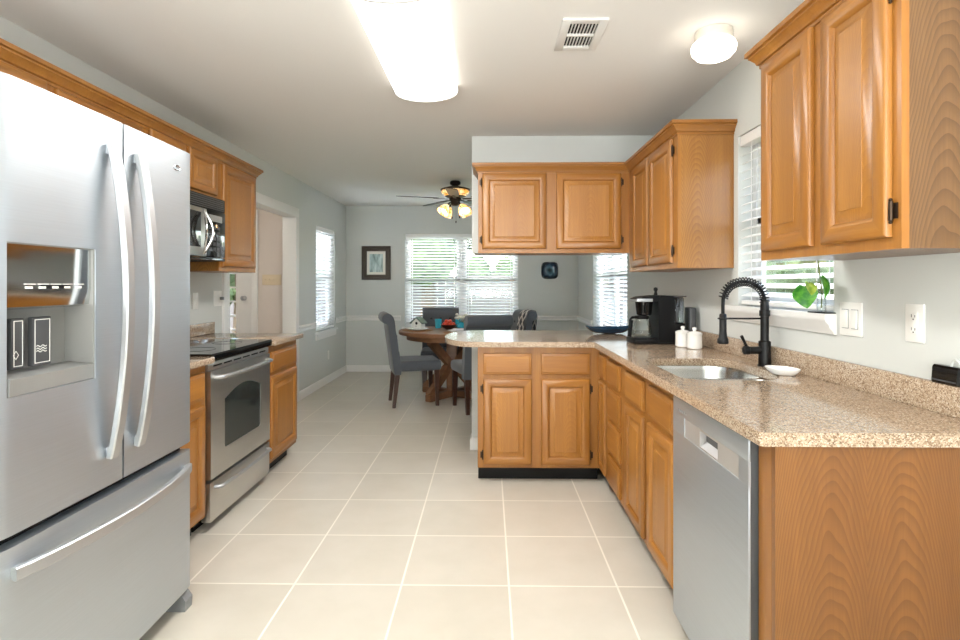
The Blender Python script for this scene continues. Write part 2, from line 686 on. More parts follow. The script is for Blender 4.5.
# sink window stool and moulded apron
m = MB()
AP = [(0, 1.092), (.012, 1.094), (.016, 1.106), (.028, 1.118), (.031, 1.130), (.042, 1.140), (.046, 1.154), (.046, 1.172), (0, 1.172)]
m.sweep(AP, [(XR, 3.0), (XR, 2.085)])
struct(m, 'trim_5', WHITE, 'white moulded sill shelf under the sink window', 'sill')
struct(MB().box(XR - .004, XR + .075, 2.105, 2.90, 1.135, 1.1685), 'trim_6', WHITE, 'white sill board inside the sink window recess', 'sill')
m = MB().box(XL - .06, XL + .035, 6.59, 7.49, .672, .70, .004).box(XL, XL + .014, 6.61, 7.47, .60, .672)
struct(m, 'trim_7', WHITE, 'white sill of the narrow dining window', 'sill')
m = MB().box(-1.27, .475, YF - .035, YF + .07, .632, .66, .004).box(-1.25, .455, YF - .014, YF, .56, .632)
struct(m, 'trim_8', WHITE, 'white sill of the wide dining window', 'sill')
m = MB().box(XR - .035, XR + .07, 5.17, 6.94, .672, .70, .004)
struct(m, 'trim_9', WHITE, 'white sill of the window behind the blue dish', 'sill')


def blind(label, axis, pos, out, a0, a1, z0, z1, tilt, seams=(), cords=(.2, .8)):
    """slatted blind inside a window recess; local x runs along the wall, local -y faces the room"""
    w = a1 - a0 - .012
    c = (a0 + a1) / 2
    if axis == 'y':
        loc, rz = (c, pos + .035, z0), 0.
    elif out > 0:
        loc, rz = (pos + .035, c, z0), R(-90)
    else:
        loc, rz = (pos - .035, c, z0), R(90)
    t = thing('window_blind', label, 'blind', loc, rz)
    h = z1 - z0
    MB().box(-w / 2, w / 2, -.028, .028, h - .055, h - .002, .003).build('head_rail', BLIND, t)
    spans = [(-w / 2, w / 2)] if not seams else [(-w / 2, -.006), (.006, w / 2)]
    s = MB()
    pitch = .043
    n = int((h - .09) / pitch)
    ca, sa = math.cos(R(tilt)) * .024, math.sin(R(tilt)) * .024
    for i in range(n):
        z = .035 + pitch * (i + .5)
        for (x0, x1) in spans:
            s.prism([(-ca, z - sa - .0012), (0, z + .0006), (ca, z + sa - .0012), (ca, z + sa + .0016), (0, z + .0034), (-ca, z - sa + .0016)], 'x', x0, x1)
    s.build('slats', BLIND, t)
    b = MB()
    for (x0, x1) in spans:
        b.box(x0, x1, -.022, .022, .004, .026, .003)
    b.build('bottom_rail', BLIND, t)
    for f in cords:
        x = -w / 2 + w * f
        MB().box(x - .0035, x + .0035, -.0262, -.0252, .02, h - .05).box(x - .0035, x + .0035, .0252, .0262, .02, h - .05).build('ladder_tape', BLIND, t)
    return t


blind('wide white slatted blind on the far wall window behind the dining table', 'y', YF, 1, *WIN_F, -18, seams=(1,), cords=(.06, .44, .56, .94))
blind('white slatted blind in the window over the sink, behind the black faucet', 'x', XR, 1, WIN_S[0], WIN_S[1], 1.176, WIN_S[3], 22, cords=(.15, .85))
bl = blind('white slatted blind in the window behind the dark blue dish', 'x', XR, 1, *WIN_R, -30, cords=(.1, .38, .62, .9))
bl = blind('narrow white slatted blind between the hall doorway and the framed picture', 'x', XL, -1, *WIN_L, -32, cords=(.3, .85))
MB().tube([(-.35, -.03, 1.2), (-.352, -.034, .6), (-.355, -.036, .06)], .002, 6).lathe([(.002, .03), (.007, .02), (.009, 0), (.003, -.006)], (-.355, -.036, .04), 10).build('pull_cord', BLIND, bl)

# exterior door with lites at the end of the hall
d = struct(MB().box(-3.56, -3.46, 6.10, 6.20, 0, 2.05).box(-2.69, -2.66, 6.10, 6.20, 0, 2.05).box(-3.46, -2.69, 6.10, 6.20, 2.0, 2.05)
           .box(-2.66, -2.585, 6.085, 6.10, 0, 2.12, .003).box(-3.635, -3.56, 6.085, 6.10, 0, 2.12, .003).box(-3.56, -2.66, 6.085, 6.10, 2.05, 2.12, .003), 'door_1', WHITE)
m = MB()
gx0, gx1, gz0, gz1 = -3.33, -2.845, .45, 1.89
m.box(-3.46, gx0, 6.12, 6.16, .01, 2.0).box(gx1, -2.69, 6.12, 6.16, .01, 2.0).box(gx0, gx1, 6.12, 6.16, .01, gz0).box(gx0, gx1, 6.12, 6.16, gz1, 2.0)
for i in range(1, 4):
    x = gx0 + (gx1 - gx0) * i / 4
    m.box(x - .009, x + .009, 6.118, 6.162, gz0, gz1)
for i in range(1, 9):
    z = gz0 + (gz1 - gz0) * i / 9
    m.box(gx0, gx1, 6.119, 6.161, z - .009, z + .009)
slab = m.build('door_slab', WHITE, d)
MB().box(gx0, gx1, 6.138, 6.142, gz0, gz1).build('glass', GLASS, slab)
MB().lathe([(.026, 0), (.026, .006), (.01, .01), (.01, .035), (.024, .045), (.026, .058), (.015, .068), (0, .07)], (-2.745, 6.12, 1.13), 16, mat=Matrix.Rotation(R(90), 3, 'X')).build('door_knob', SATIN, slab)


# ------------------------------------------------------------------ outdoors
def lawn_mat():
    t = NT('lawn_green')
    f = t.noise(t.obj(), 3.5, 5, .65)
    return t.set(t.ramp(f, [(.3, lin(78, 98, 54)), (.7, lin(128, 142, 92))]), .9)


def leaf_mat(name, a, b):
    t = NT(name)
    f = t.noise(t.obj(), 6, 5, .7)
    return t.set(t.ramp(f, [(.35, lin(*a)), (.65, lin(*b))]), .8)


struct(MB().box(-16, 16, -4, 40, -.35, -.18), 'ground', lawn_mat(), 'green lawn of the back yard', 'lawn')
LEAF1 = leaf_mat('tree_leaf', (44, 62, 34), (112, 132, 76))
LEAF2 = leaf_mat('shrub_leaf', (48, 62, 38), (104, 120, 78))
BARK = plain('bark', (96, 80, 64), .9, 0, .3, 20)


def clump(mb, c, r, sx, sy, sz, seed):
    rnd = random.Random(seed)
    b2 = bmesh.new()
    bmesh.ops.create_icosphere(b2, subdivisions=3, radius=1)
    for v in b2.verts:
        k = 1 + rnd.uniform(-.18, .18)
        v.co = Vector((v.co.x * sx * k, v.co.y * sy * k, v.co.z * sz * k)) * r + Vector(c)
    mp = {v: mb.bm.verts.new(v.co) for v in b2.verts}
    for f in b2.faces:
        mb.bm.faces.new([mp[v] for v in f.verts])
    b2.free()


def tree(label, x, y, h, r, mat, seed, cat='tree', name='garden_tree'):
    t = thing(name, label, cat, (x, y, -.2), 0, 'trees and shrubs of the yard')
    m = MB()
    rnd = random.Random(seed)
    for i in range(9):
        a = rnd.uniform(0, 2 * PI)
        q = rnd.uniform(.1, .75) * r
        clump(m, (math.cos(a) * q, math.sin(a) * q, h - r * .9 + rnd.uniform(-.5, .6) * r), r * rnd.uniform(.35, .55), 1, 1, .85, seed * 31 + i)
    m.build('crown', mat, t, smooth=0)
    MB().tube([(0, 0, 0), (.03, .02, h * .4), (0, 0, h - r)], [.14 * r, .1 * r, .07 * r], 9).build('trunk', BARK, t)


tree('leafy green tree seen through the wide dining blind', -1.5, 13.4, 4.4, 1.6, LEAF1, 3)
tree('tall green tree behind the grey fence', -.4, 21.2, 6.5, 2.0, LEAF1, 5)
tree('big green tree outside the narrow dining blind', -6.0, 21.4, 5.0, 2.0, LEAF1, 8)
tree('light green tree outside the sink window', 5.4, 9.2, 4.6, 2.1, LEAF2, 11)
tree('green tree outside the window behind the blue dish', 4.9, 21.4, 5.0, 2.0, LEAF2, 12)
tree('bushy green tree outside the hall door', -4.2, 9.2, 3.0, 1.25, LEAF2, 14)
for i, (x, lab) in enumerate(((-6.9, 'farthest toward the hall side'), (-4.6, 'seen past the narrow dining blind'), (-2.3, 'just beyond the leafy tree'), (0., 'in front of the tall tree'), (2.3, 'seen through the right half of the wide blind'), (4.6, 'seen past the dark blue dish window'))):
    tree('dense green shrub behind the back fence, ' + lab, x, 17.6 + .1 * (i % 2), 2.5, 1.0, LEAF1, 40 + i, 'shrub', 'garden_shrub')
f = thing('garden_fence', 'weathered grey board fence across the back yard', 'fence', (0, 16.0, -.2))
m = MB()
for i in range(80):
    x = -10 + i * .25
    m.box(x + .004, x + .246, -.01, .01, .03, 1.75 + .01 * (i % 3))
m.build('boards', plain('weathered_boards', (104, 96, 90), .9, 0, .2, 5), f)
MB().box(-10, 10, .01, .05, .4, .5).box(-10, 10, .01, .05, 1.35, 1.45).build('rails', BARK, f)
f = thing('garden_fence', 'weathered grey board fence beside the house outside the sink window', 'fence', (8.4, 7.0, -.2), R(90))
m = MB()
for i in range(48):
    x = -6 + i * .25
    m.box(x + .004, x + .246, -.01, .01, .03, 1.75 + .01 * (i % 3))
m.build('boards', plain('grey_boards', (146, 136, 124), .9, 0, .2, 5), f)
MB().box(-6, 6, -.05, -.01, .4, .5).build('rails', BARK, f)


# ------------------------------------------------------------------ cabinets
DT = .02      # door thickness


def hinge(parent, x, z, side):
    """small dark hinge on the face frame beside a door edge (side -1: door lies towards +x)"""
    m = MB()
    m.cyl((x, -.008, z - .024), (x, -.008, z + .024), .0055, 8)
    m.box(min(x, x + side * .016), max(x, x + side * .016), -.004, -.0005, z - .02, z + .02)
    for dz in (-.03, .03):
        m.sphere((x, -.008, z + dz * .93), .0045, n=6)
    m.build('hinge', BRONZE, parent)


def raised_door(parent, x0, x1, z0, z1, hs=None, fw=.055, name='door', axis='z'):
    m = MB()
    m.rings(x0, x1, z0, z1, [(0, -.012), (.003, -.0165), (.008, -DT), (fw - .012, -DT), (fw - .006, -.0165), (fw, -.010), (fw + .001, -.005)],
            -.0008, 1 if axis == 'z' else 0, 0 if axis == 'z' else 0)
    d = m.build(name, [OAK, OAKX] if axis == 'z' else [OAKX, OAKX], parent)
    p = MB()
    p.rings(x0 + fw, x1 - fw, z0 + fw, z1 - fw, [(0, -.0058), (.006, -.0058), (.032, -.0155), (.034, -.0180), (.036, -.0180)], -.005)
    p.build('raised_panel', OAKP if axis == 'z' else OAKX, d)
    if hs:
        hx, s = (x0 - .004, -1) if hs == 'L' else (x1 + .004, 1)
        for z in (z0 + .065, z1 - .065):
            hinge(d, hx, z, s)
    return d


def slab_drawer(parent, x0, x1, z0, z1):
    m = MB()
    m.rings(x0, x1, z0, z1, [(0, -.011), (.004, -.015), (.014, -.0165), (.018, -DT), (.024, -DT)], -.0008)
    return m.build('drawer_front', [OAKX], parent)


def cabinet(label, loc, rz, w, h, depth, doors=(), drawers=(), toe=0., group=None, side=None, side_r=None, fw=.055, name='wall_cabinet', open_top=False):
    """carcass from local (0,0,toe) to (w,depth,h); the face frame is at y = 0, fronts stand proud of it towards -y"""
    t = thing(name, label, 'cabinet', loc, rz, group)
    c = MB()
    if open_top:
        c.box(.0005, .018, .019, depth, toe, h).box(w - .018, w - .0005, .019, depth, toe, h).box(.018, w - .018, .019, depth, toe, toe + .018).box(.018, w - .018, depth - .01, depth, toe, h)
    else:
        c.box(.0005, w - .0005, .019, depth, toe, h)
    c.build('carcass', side or OAKS, t)
    m = MB()
    m.box(0, w, 0, .019, toe, h)
    m.build('face_frame', OAK, t)
    if toe:
        MB().box(.002, w - .002, .07, .085, 0, toe).build('toe_kick', BLACK, t)
    for dr in doors:
        raised_door(t, *dr, fw=fw)
    for dr in drawers:
        slab_drawer(t, *dr)
    return t


G_UP, G_BASE = 'oak wall cabinets', 'oak base cabinets'
UB, UT = 1.372, 2.112     # wall cabinet bottom and top
# --- peninsula
cabinet('oak base cabinet with two doors facing the camera under the rounded end of the counter', (-.07, 3.55, 0), 0, .79, .88, .695,
        [(.037, .350, .115, .672, 'L'), (.410, .725, .115, .672, 'R')], [(.037, .350, .70, .838), (.410, .725, .70, .838)], .095, G_BASE, name='base_cabinet')
cabinet('short oak wall cabinet with two doors hanging over the peninsula counter', (-.075, 3.955, 1.51), 0, 1.09, UT - 1.51, .314,
        [(.030, .492, .030, .575, 'L'), (.564, 1.028, .030, .575, 'R')], (), 0, G_UP)
# --- right run, facing -X
RX, RZ = .72, R(-90)
BH = .88
cabinet('narrow oak base cabinet in the inside corner beside the peninsula', (RX, 3.548, 0), RZ, .243, BH, .594,
        [(.035, .205, .115, .672, None)], [(.035, .205, .70, .838)], .095, G_BASE, fw=.04, name='base_cabinet')
cabinet('oak base cabinet with a stack of four drawers', (RX, 3.304, 0), RZ, .394, BH, .594, (),
        [(.045, .330, .70, .838), (.045, .330, .505, .672), (.045, .330, .31, .478), (.045, .330, .115, .283)], .095, G_BASE, name='base_cabinet')
cabinet('oak sink base cabinet with two doors next to the dishwasher', (RX, 2.909, 0), RZ, .826, BH, .594,
        [(.068, .390, .115, .672, None), (.470, .806, .115, .672, 'R')], [(.068, .390, .70, .838), (.470, .806, .70, .838)], .095, G_BASE, name='base_cabinet', open_top=True)
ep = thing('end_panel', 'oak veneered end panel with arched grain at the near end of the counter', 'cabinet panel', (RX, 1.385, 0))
MB().box(0, .594, 0, .018, 0, .88).build('veneer_panel', oak('oak_veneer_shaded', 'z', light=(138, 91, 42), dark=(98, 60, 25), cath=.34, period=.46), ep)  # veneer colour darkened for the dim light on this near face
MB().box(-.0005, .02, .018, .083, 0, .88).box(.02, .594, .065, .083, 0, .88).build('filler_stile', OAK, ep)
# wall cabinets of the right wall
UX = 1.015
UD = XR - UX - .001
cabinet('tall narrow oak wall cabinet with two doors above the coffee maker', (UX, 3.955, UB), RZ, 1.005, UT - UB, UD,
        [(.125, .487, .03, .71, None), (.530, .935, .03, .71, 'R')], (), 0, G_UP, name='wall_cabinet')
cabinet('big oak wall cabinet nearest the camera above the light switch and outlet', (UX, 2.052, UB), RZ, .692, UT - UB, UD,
        [(.030, .334, .03, .712, 'L'), (.388, .662, .03, .712, 'R')], (), 0, G_UP, side=oak('oak_near_side_shaded', 'z', light=(126, 92, 56), dark=(86, 58, 32), cath=.4, period=.36))  # carcass oak carries the shade of its camera-facing side as darker colour
# --- left run, facing +X
LX, LZ = -1.45, R(90)
cabinet('oak base cabinet between the refrigerator and the range', (LX, 2.205, 0), LZ, .572, BH, .648,
        [(.03, .545, .115, .672, 'R')], [(.03, .545, .70, .838)], .095, G_BASE, name='base_cabinet')
cabinet('oak base cabinet with one door and drawer at the end beside the hall doorway', (LX, 3.572, 0), LZ, .53, BH, .648,
        [(.03, .50, .125, .672, 'R')], [(.03, .50, .70, .835)], .095, G_BASE, name='base_cabinet')
LUX = -1.77
cabinet('oak wall cabinet with two doors above the refrigerator', (LUX, 1.305, 1.83), LZ, .875, UT - 1.83, .328,
        [(.03, .425, .02, .262, 'L'), (.445, .845, .02, .262, 'R')], (), 0, G_UP, fw=.05)
cabinet('oak wall cabinet partly hidden by the refrigerator top', (LUX, 2.181, UB), LZ, .604, UT - UB, .328,
        [(.02, .575, .03, .71, 'L')], (), 0, G_UP)
cabinet('short oak wall cabinet above the microwave', (LUX, 2.786, 1.835), LZ, .776, UT - 1.835, .328,
        [(.03, .36, .02, .262, 'L'), (.40, .73, .02, .262, 'R')], (), 0, G_UP, fw=.05)
cabinet('tall oak wall cabinet between the microwave and the hall doorway', (LUX, 3.563, UB), LZ, .567, UT - UB, .328,
        [(.035, .535, .03, .71, 'R')], (), 0, G_UP)

# crown moulding
CP = [(-.018, 2.086), (.005, 2.086), (.005, 2.098), (.012, 2.101), (.016, 2.112), (.029, 2.127), (.033, 2.129), (.033, 2.136), (.043, 2.139), (.043, 2.156), (-.018, 2.156)]
tag(MB().sweep(CP, [(XR - .001, 2.95), (UX, 2.95), (UX, 3.955), (-.075, 3.955), (-.075, 4.269)][::-1]).build('crown_molding', OAKX),
    'oak crown molding around the top of the corner wall cabinets', 'molding', 'oak crown moldings')
tag(MB().sweep(CP, [(XR - .001, 1.36), (UX, 1.36), (UX, 2.052), (XR - .001, 2.052)][::-1]).build('crown_molding', OAK),
    'oak crown molding on the wall cabinet nearest the camera', 'molding', 'oak crown moldings')
tag(MB().sweep(CP, [(LUX, 1.305), (LUX, 4.13), (XL, 4.13)]).build('crown_molding', OAK),
    'long oak crown molding above the refrigerator and microwave', 'molding', 'oak crown moldings')


# ------------------------------------------------------------------ countertops
def arc(cx, cy, rx, ry, a0, a1, n):
    return [(cx + rx * math.cos(R(a0 + (a1 - a0) * i / n)), cy + ry * math.sin(R(a0 + (a1 - a0) * i / n))) for i in range(n + 1)]


def slab(outline, hole, z0, z1):
    bm = bmesh.new()
    edges = []
    for loop in [outline] + ([hole] if hole else []):
        vs = [bm.verts.new((x, y, z1)) for x, y in loop]
        edges += [bm.edges.new((vs[i], vs[(i + 1) % len(vs)])) for i in range(len(vs))]
    r = bmesh.ops.triangle_fill(bm, use_beauty=True, edges=edges)
    faces = [f for f in r['geom'] if isinstance(f, bmesh.types.BMFace)]
    ex = bmesh.ops.extrude_face_region(bm, geom=faces)
    for v in [g for g in ex['geom'] if isinstance(g, bmesh.types.BMVert)]:
        v.co.z = z0
    m = MB()
    m.bm = bm
    return m


CT0, CT1 = .8805, .914
SX0, SX1, SY0, SY1 = .765, 1.185, 2.122, 2.735


def rrect(x0, x1, y0, y1, r, n=8, rs=None):
    rs = rs or (r, r, r, r)
    return (arc(x1 - rs[0], y1 - rs[0], rs[0], rs[0], 0, 90, n) + arc(x0 + rs[1], y1 - rs[1], rs[1], rs[1], 90, 180, n)
            + arc(x0 + rs[2], y0 + rs[2], rs[2], rs[2], 180, 270, n) + arc(x1 - rs[3], y0 + rs[3], rs[3], rs[3], 270, 360, n))


SINKHOLE = rrect(SX0, SX1, SY0, SY1, .1, rs=(.13, .09, .09, .17))
out = [(.685, 1.368), (XR - .0005, 1.368), (XR - .0005, 4.42)] + arc(-.09, 3.965, .225, .455, 90, 262, 18) + [(-.04, 3.505), (.66, 3.505), (.675, 3.49), (.675, 1.378)]
ct = thing('countertop', 'speckled beige stone countertop with the sink cutout and rounded peninsula end', 'countertop', (0, 0, 0))
mb = slab(out, SINKHOLE, CT0, CT1)
bw = [e for e in mb.bm.edges if abs(e.verts[0].co.z - CT1) < 1e-5 and abs(e.verts[1].co.z - CT1) < 1e-5 and len(e.link_faces) == 2 and abs(e.calc_face_angle(0)) > 1]
bmesh.ops.bevel(mb.bm, geom=bw, offset=.004, segments=2, affect='EDGES')
mb.build('stone_slab', GRANITE, ct)
MB().box(XR - .025, XR - .0005, 1.368, 4.268, CT1, 1.0, .003).build('backsplash', GRANITE, ct)
c2 = thing('countertop', 'small beige stone countertop between the refrigerator and the range', 'countertop', (0, 0, 0))
MB().box(XL + .0005, -1.40, 2.20, 2.781, CT0, CT1, .006).build('stone_slab', GRANITE, c2)
MB().box(XL + .0005, XL + .022, 2.20, 2.781, CT1, 1.0, .003).build('backsplash', GRANITE, c2)
c3 = thing('countertop', 'small beige stone countertop beyond the range by the hall doorway', 'countertop', (0, 0, 0))
MB().box(XL + .0005, -1.40, 3.566, 4.125, CT0, CT1, .006).build('stone_slab', GRANITE, c3)
MB().box(XL + .0005, XL + .022, 3.566, 4.125, CT1, 1.0, .003).build('backsplash', GRANITE, c3)

# ------------------------------------------------------------------ sink and faucet
sk = thing('kitchen_sink', 'stainless double bowl sink set under the stone counter', 'sink', (0, 0, .88))


def bowl(y0, y1, rs, depth, zt):
    m = MB()
    bm = m.bm
    L = []
    for ins, z, k in ((-.012, zt, 1), (0., zt, 1), (.004, zt - .02, 1), (.014, zt - depth + .03, 1), (.03, zt - depth + .008, .95), (.06, zt - depth, .8)):
        pts = rrect(SX0 - .006 + ins, SX1 + .006 - ins, y0 + ins, y1 - ins, .1, 8, [max(.02, (r - ins * .5) * k) for r in rs])
        L.append([bm.verts.new((x, y, z)) for x, y in pts])
    n = len(L[0])
    for A, B in zip(L, L[1:]):
        for i in range(n):
            j = (i + 1) % n
            bm.faces.new((A[i], A[j], B[j], B[i]))
    bm.faces.new(L[-1])
    return m


for (a, b, rs, dp, zt) in ((2.372, SY1 + .006, (.13, .09, .06, .06), .2, -.002), (SY0 - .006, 2.352, (.06, .06, .09, .17), .17, -.002)):
    o = bowl(a, b, rs, dp, zt).build('bowl', SINKST, sk)
    MB().lathe([(.042, 0), (.042, .004), (.03, .002), (0, .001)], ((SX0 + SX1) / 2, (a + b) / 2, zt - dp), 20).build('drain', CHROME, o)
MB().box(SX0 + .03, SX1 - .05, 2.353, 2.371, -.03, -.002, .004).build('divider', SINKST, sk)

fx, fy = 1.252, 2.50
CZ = CT1 + .0006
fa = thing('kitchen_faucet', 'matte black spring pull down faucet behind the sink', 'faucet', (fx, fy, CZ))
MB().lathe([(.031, 0), (.031, .004), (.026, .008), (.0255, .11), (.02, .114)], n=24).build('base', MATTEBLACK, fa)
MB().lathe([(.018, .114), (.018, .225), (.0225, .226), (.0225, .25), (.0185, .252), (.0185, .275), (.0165, .30)], n=20).build('riser', MATTEBLACK, fa)
path = bez((0, 0, .275), (.010, 0, .41), (-.175, 0, .415), (-.187, 0, .30), 36) + [Vector((-.188, 0, .27)), Vector((-.188, 0, .232))]
MB().tube(path, .0078, 10).build('hose', BLACK, fa)
hp = []
P = bez((0, 0, .285), (.010, 0, .407), (-.175, 0, .412), (-.187, 0, .305), 400)
for i in range(0, 401):
    p = P[i]
    q = P[min(i + 1, 400)] - P[max(i - 1, 0)]
    q.normalize()
    nrm = Vector((-q.z, 0, q.x))
    a = i / 400 * 2 * PI * 23
    hp.append(p + nrm * math.cos(a) * .019 + Vector((0, 1, 0)) * math.sin(a) * .019)
MB().tube(hp, .0028, 5).build('spring_coil', MATTEBLACK, fa)
MB().lathe([(.0125, .236), (.0155, .23), (.0155, .155), (.0185, .128), (.024, .12), (.025, .105), (.022, .1), (0, .1)], (-.188, 0, 0), 20).build('spray_head', MATTEBLACK, fa)
MB().cyl((-.172, 0, .214), (-.018, 0, .214), .0042, 10).tube([(-.188 + .019 * math.cos(a), .019 * math.sin(a), .214) for a in [i / 16 * 2 * PI for i in range(16)]], .004, 8, closed=True).build('support_arm', MATTEBLACK, fa)
h_ = MB().lathe([(.017, .02), (.017, .07), (.0195, .072), (.0195, .092), (.015, .096), (0, .096)], (0, 0, .07), 18, mat=Matrix.Rotation(R(-90), 3, 'Y')).build('handle_hub', MATTEBLACK, fa)
MB().tube([(-.08, 0, .085), (-.093, -.004, .108), (-.108, -.008, .136)], [.0065, .006, .0075], 8).build('lever', MATTEBLACK, h_)

# ------------------------------------------------------------------ dishwasher
dw = thing('dishwasher', 'stainless dishwasher at the near end of the cabinet run', 'dishwasher', (RX, 2.078, 0), RZ)
MB().box(.004, .600, .012, .59, .09, .872).build('tub', DARKGREY, dw)
MB().box(.004, .600, .06, .075, 0, .09).build('toe_kick', BLACK, dw)
m = MB()
fz0, fz1 = .052, .866
m.box(.006, .603, -.024, -.018, fz0, .742, .001).box(.006, .603, -.024, -.018, .807, fz1, .002)
m.box(.006, .122, -.024, -.018, .7405, .8085).box(.545, .603, -.024, -.018, .7405, .8085)
m.box(.007, .602, -.018, .010, fz0 + .002, .742, mi=1).box(.007, .602, -.018, .010, .807, fz1 - .002, mi=1)
m.box(.007, .122, -.018, .010, .742, .807, mi=1).box(.545, .602, -.018, .010, .742, .807, mi=1)
dd = m.build('door', [STEEL, DARKGREY], dw)
m = MB().box(.122, .260, -.0215, .010, .742, .807).box(.400, .545, -.0215, .010, .742, .807).box(.260, .400, -.0215, .010, .742, .748).box(.260, .400, -.0215, .010, .799, .807)
m.build('control_strip', plain('strip_grey', (182, 178, 174), .42, .5), dd)
MB().box(.260, .400, .0, .010, .748, .799).build('pocket_handle', DARKGREY, dd)
m = MB().prism([(.0, .7485), (-.0212, .7485), (.0, .764)], 'x', .262, .398)
m.build('grip', SATIN, dd)
m = MB()
for i, w in enumerate((.012, .009, .010, .008, .009)):
    m.box(.06 + i * .017, .06 + i * .017 + w, -.0248, -.0238, .822, .829)
m.build('brand_mark', GREYPL, dd)

# ------------------------------------------------------------------ range
rg = thing('range', 'stainless electric range with black glass cooktop', 'range', (LX, 2.787, 0), LZ)
RW = .768
MB().box(0, RW, .03, .63, .06, .895).build('body', GLOSSBLACK, rg)
MB().box(.02, RW - .02, .08, .6, 0, .06).build('plinth', BLACK, rg)
m = MB()
m.prism([(-.03, .885), (-.036, .905), (-.03, .925), (.63, .925), (.63, .895), (.02, .875)], 'x', -.003, RW + .003)
ck = m.build('cooktop', GLOSSBLACK, rg)
m = MB()
for (x, y, r) in ((.2, .16, .1), (.56, .16, .085), (.2, .45, .085), (.56, .45, .1)):
    m.tube([(x + r * math.cos(a), y + r * math.sin(a), .9252) for a in [i / 32 * 2 * PI for i in range(32)]], .0012, 4, closed=True)
m.build('burner_ring', DARKGREY, ck)
m = MB().box(.0, RW, -.012, .03, .838, .876, .003)
cp = m.build('vent_panel', STEELR, rg)
m = MB()
for i in range(6):
    m.box(.05 + i * .115, .05 + i * .115 + .09, -.0132, -.011, .853, .861)
m.build('vent_slots', BLACK, cp)
# oven door with arched window
m = MB()
dz0, dz1 = .275, .834
wx0, wx1, wz0, wz1 = .155, .625, .40, .665
bm = m.bm
top = [(wx0 + (wx1 - wx0) * i / 16, wz1 + .05 * math.sin(PI * i / 16)) for i in range(17)]
win = [(wx1, wz0 + .012), (wx1 - .012, wz0), (wx0 + .012, wz0), (wx0, wz0 + .012)] + top
outl = [(.004, dz0), (RW - .004, dz0), (RW - .004, dz1), (.004, dz1)]
edges = []
for loop in (outl, win):
    vs = [bm.verts.new((x, -.022, z)) for x, z in loop]
    edges += [bm.edges.new((vs[i], vs[(i + 1) % len(vs)])) for i in range(len(vs))]
r = bmesh.ops.triangle_fill(bm, use_beauty=True, edges=edges)
ex = bmesh.ops.extrude_face_region(bm, geom=[f for f in r['geom'] if isinstance(f, bmesh.types.BMFace)])
for v in [g for g in ex['geom'] if isinstance(g, bmesh.types.BMVert)]:
    v.co.y = .028
od = m.build('oven_door', STEELR, rg)
MB().prism([(x + (.003 if x < .4 else -.003), z) for x, z in win], 'y', -.018, .0).build('oven_window', plain('oven_glass', (44, 48, 46), .08, 0, .02), od)


def bow_bar(x0, x1, z, y0, y1, r, drop=0.):
    pts = [(x0, y0, z), (x0 + .004, y1 * .6 + y0 * .4, z)] + [(x0 + (x1 - x0) * t, y1 - .012 * math.sin(PI * t), z - drop * math.sin(PI * t)) for t in [.03 + .94 * i / 14 for i in range(15)]] + [(x1 - .004, y1 * .6 + y0 * .4, z), (x1, y0, z)]
    return MB().tube(pts, r, 12)


bow_bar(.05, .72, .798, -.02, -.056, .011).build('oven_handle', SATIN, od)
m = MB().box(.004, RW - .004, -.02, .028, .055, .258, .004)
dr = m.build('storage_drawer', STEELR, rg)
bow_bar(.05, .72, .225, -.018, -.05, .010).build('drawer_handle', SATIN, dr)

# ------------------------------------------------------------------ microwave
mw = thing('microwave', 'over the range microwave with bowed chrome handle', 'microwave', (LUX + .04, 2.796, 1.432), LZ)
MW, MH = .757, .40
MB().box(0, MW, .012, .365, 0, MH).build('housing', BLACK, mw)
m = MB().box(.0, MW, -.006, .012, MH - .085, MH - .002, .003)
gr = m.build('top_grille', BLACK, mw)
m = MB()
for i in range(6):
    m.box(.02, MW - .02, -.009, -.005, MH - .078 + i * .0125, MH - .078 + i * .0125 + .006)
m.build('louvers', DARKGREY, gr)
m = MB().box(.003, .515, -.012, .012, .022, MH - .088, .004)
md = m.build('door', STEELR, mw)
MB().box(.04, .445, -.0135, -.011, .075, MH - .115, .001).build('door_window', GLOSSBLACK, md)
m = MB()
for s in (-1, 1):
    m.tube([(.475 + s * .038 * math.sin(PI * t), -.012 - .04 * math.sin(PI * t), .035 + t * .27) for t in [i / 20 for i in range(21)]], .0075, 10)
m.build('handle', CHROME, md)
m = MB().box(.52, MW - .003, -.010, .012, .022, MH - .088, .003)
pn = m.build('control_panel', GLOSSBLACK, mw)
MB().box(.54, MW - .05, -.012, -.0095, .245, .285).build('display', SATIN, pn)
m = MB()
for i in range(5):
    for j in range(3):
        m.box(.545 + j * .05, .58 + j * .05, -.0115, -.0095, .06 + i * .034, .082 + i * .034)
m.build('keypad', DARKGREY, pn)
MB().box(.0, MW, -.008, .012, .0, .02, .003).build('bottom_trim', GLOSSBLACK, mw)

# ------------------------------------------------------------------ refrigerator
FW = .866
fr = thing('refrigerator', 'stainless french door refrigerator with ice and water dispenser', 'refrigerator', (-1.186, 1.312, 0), LZ)


def bow(x):
    u = (x - FW / 2) / (FW / 2)
    e = max(0., abs(u) - .9) / .1
    return .006 * u * u + .006 * e * e


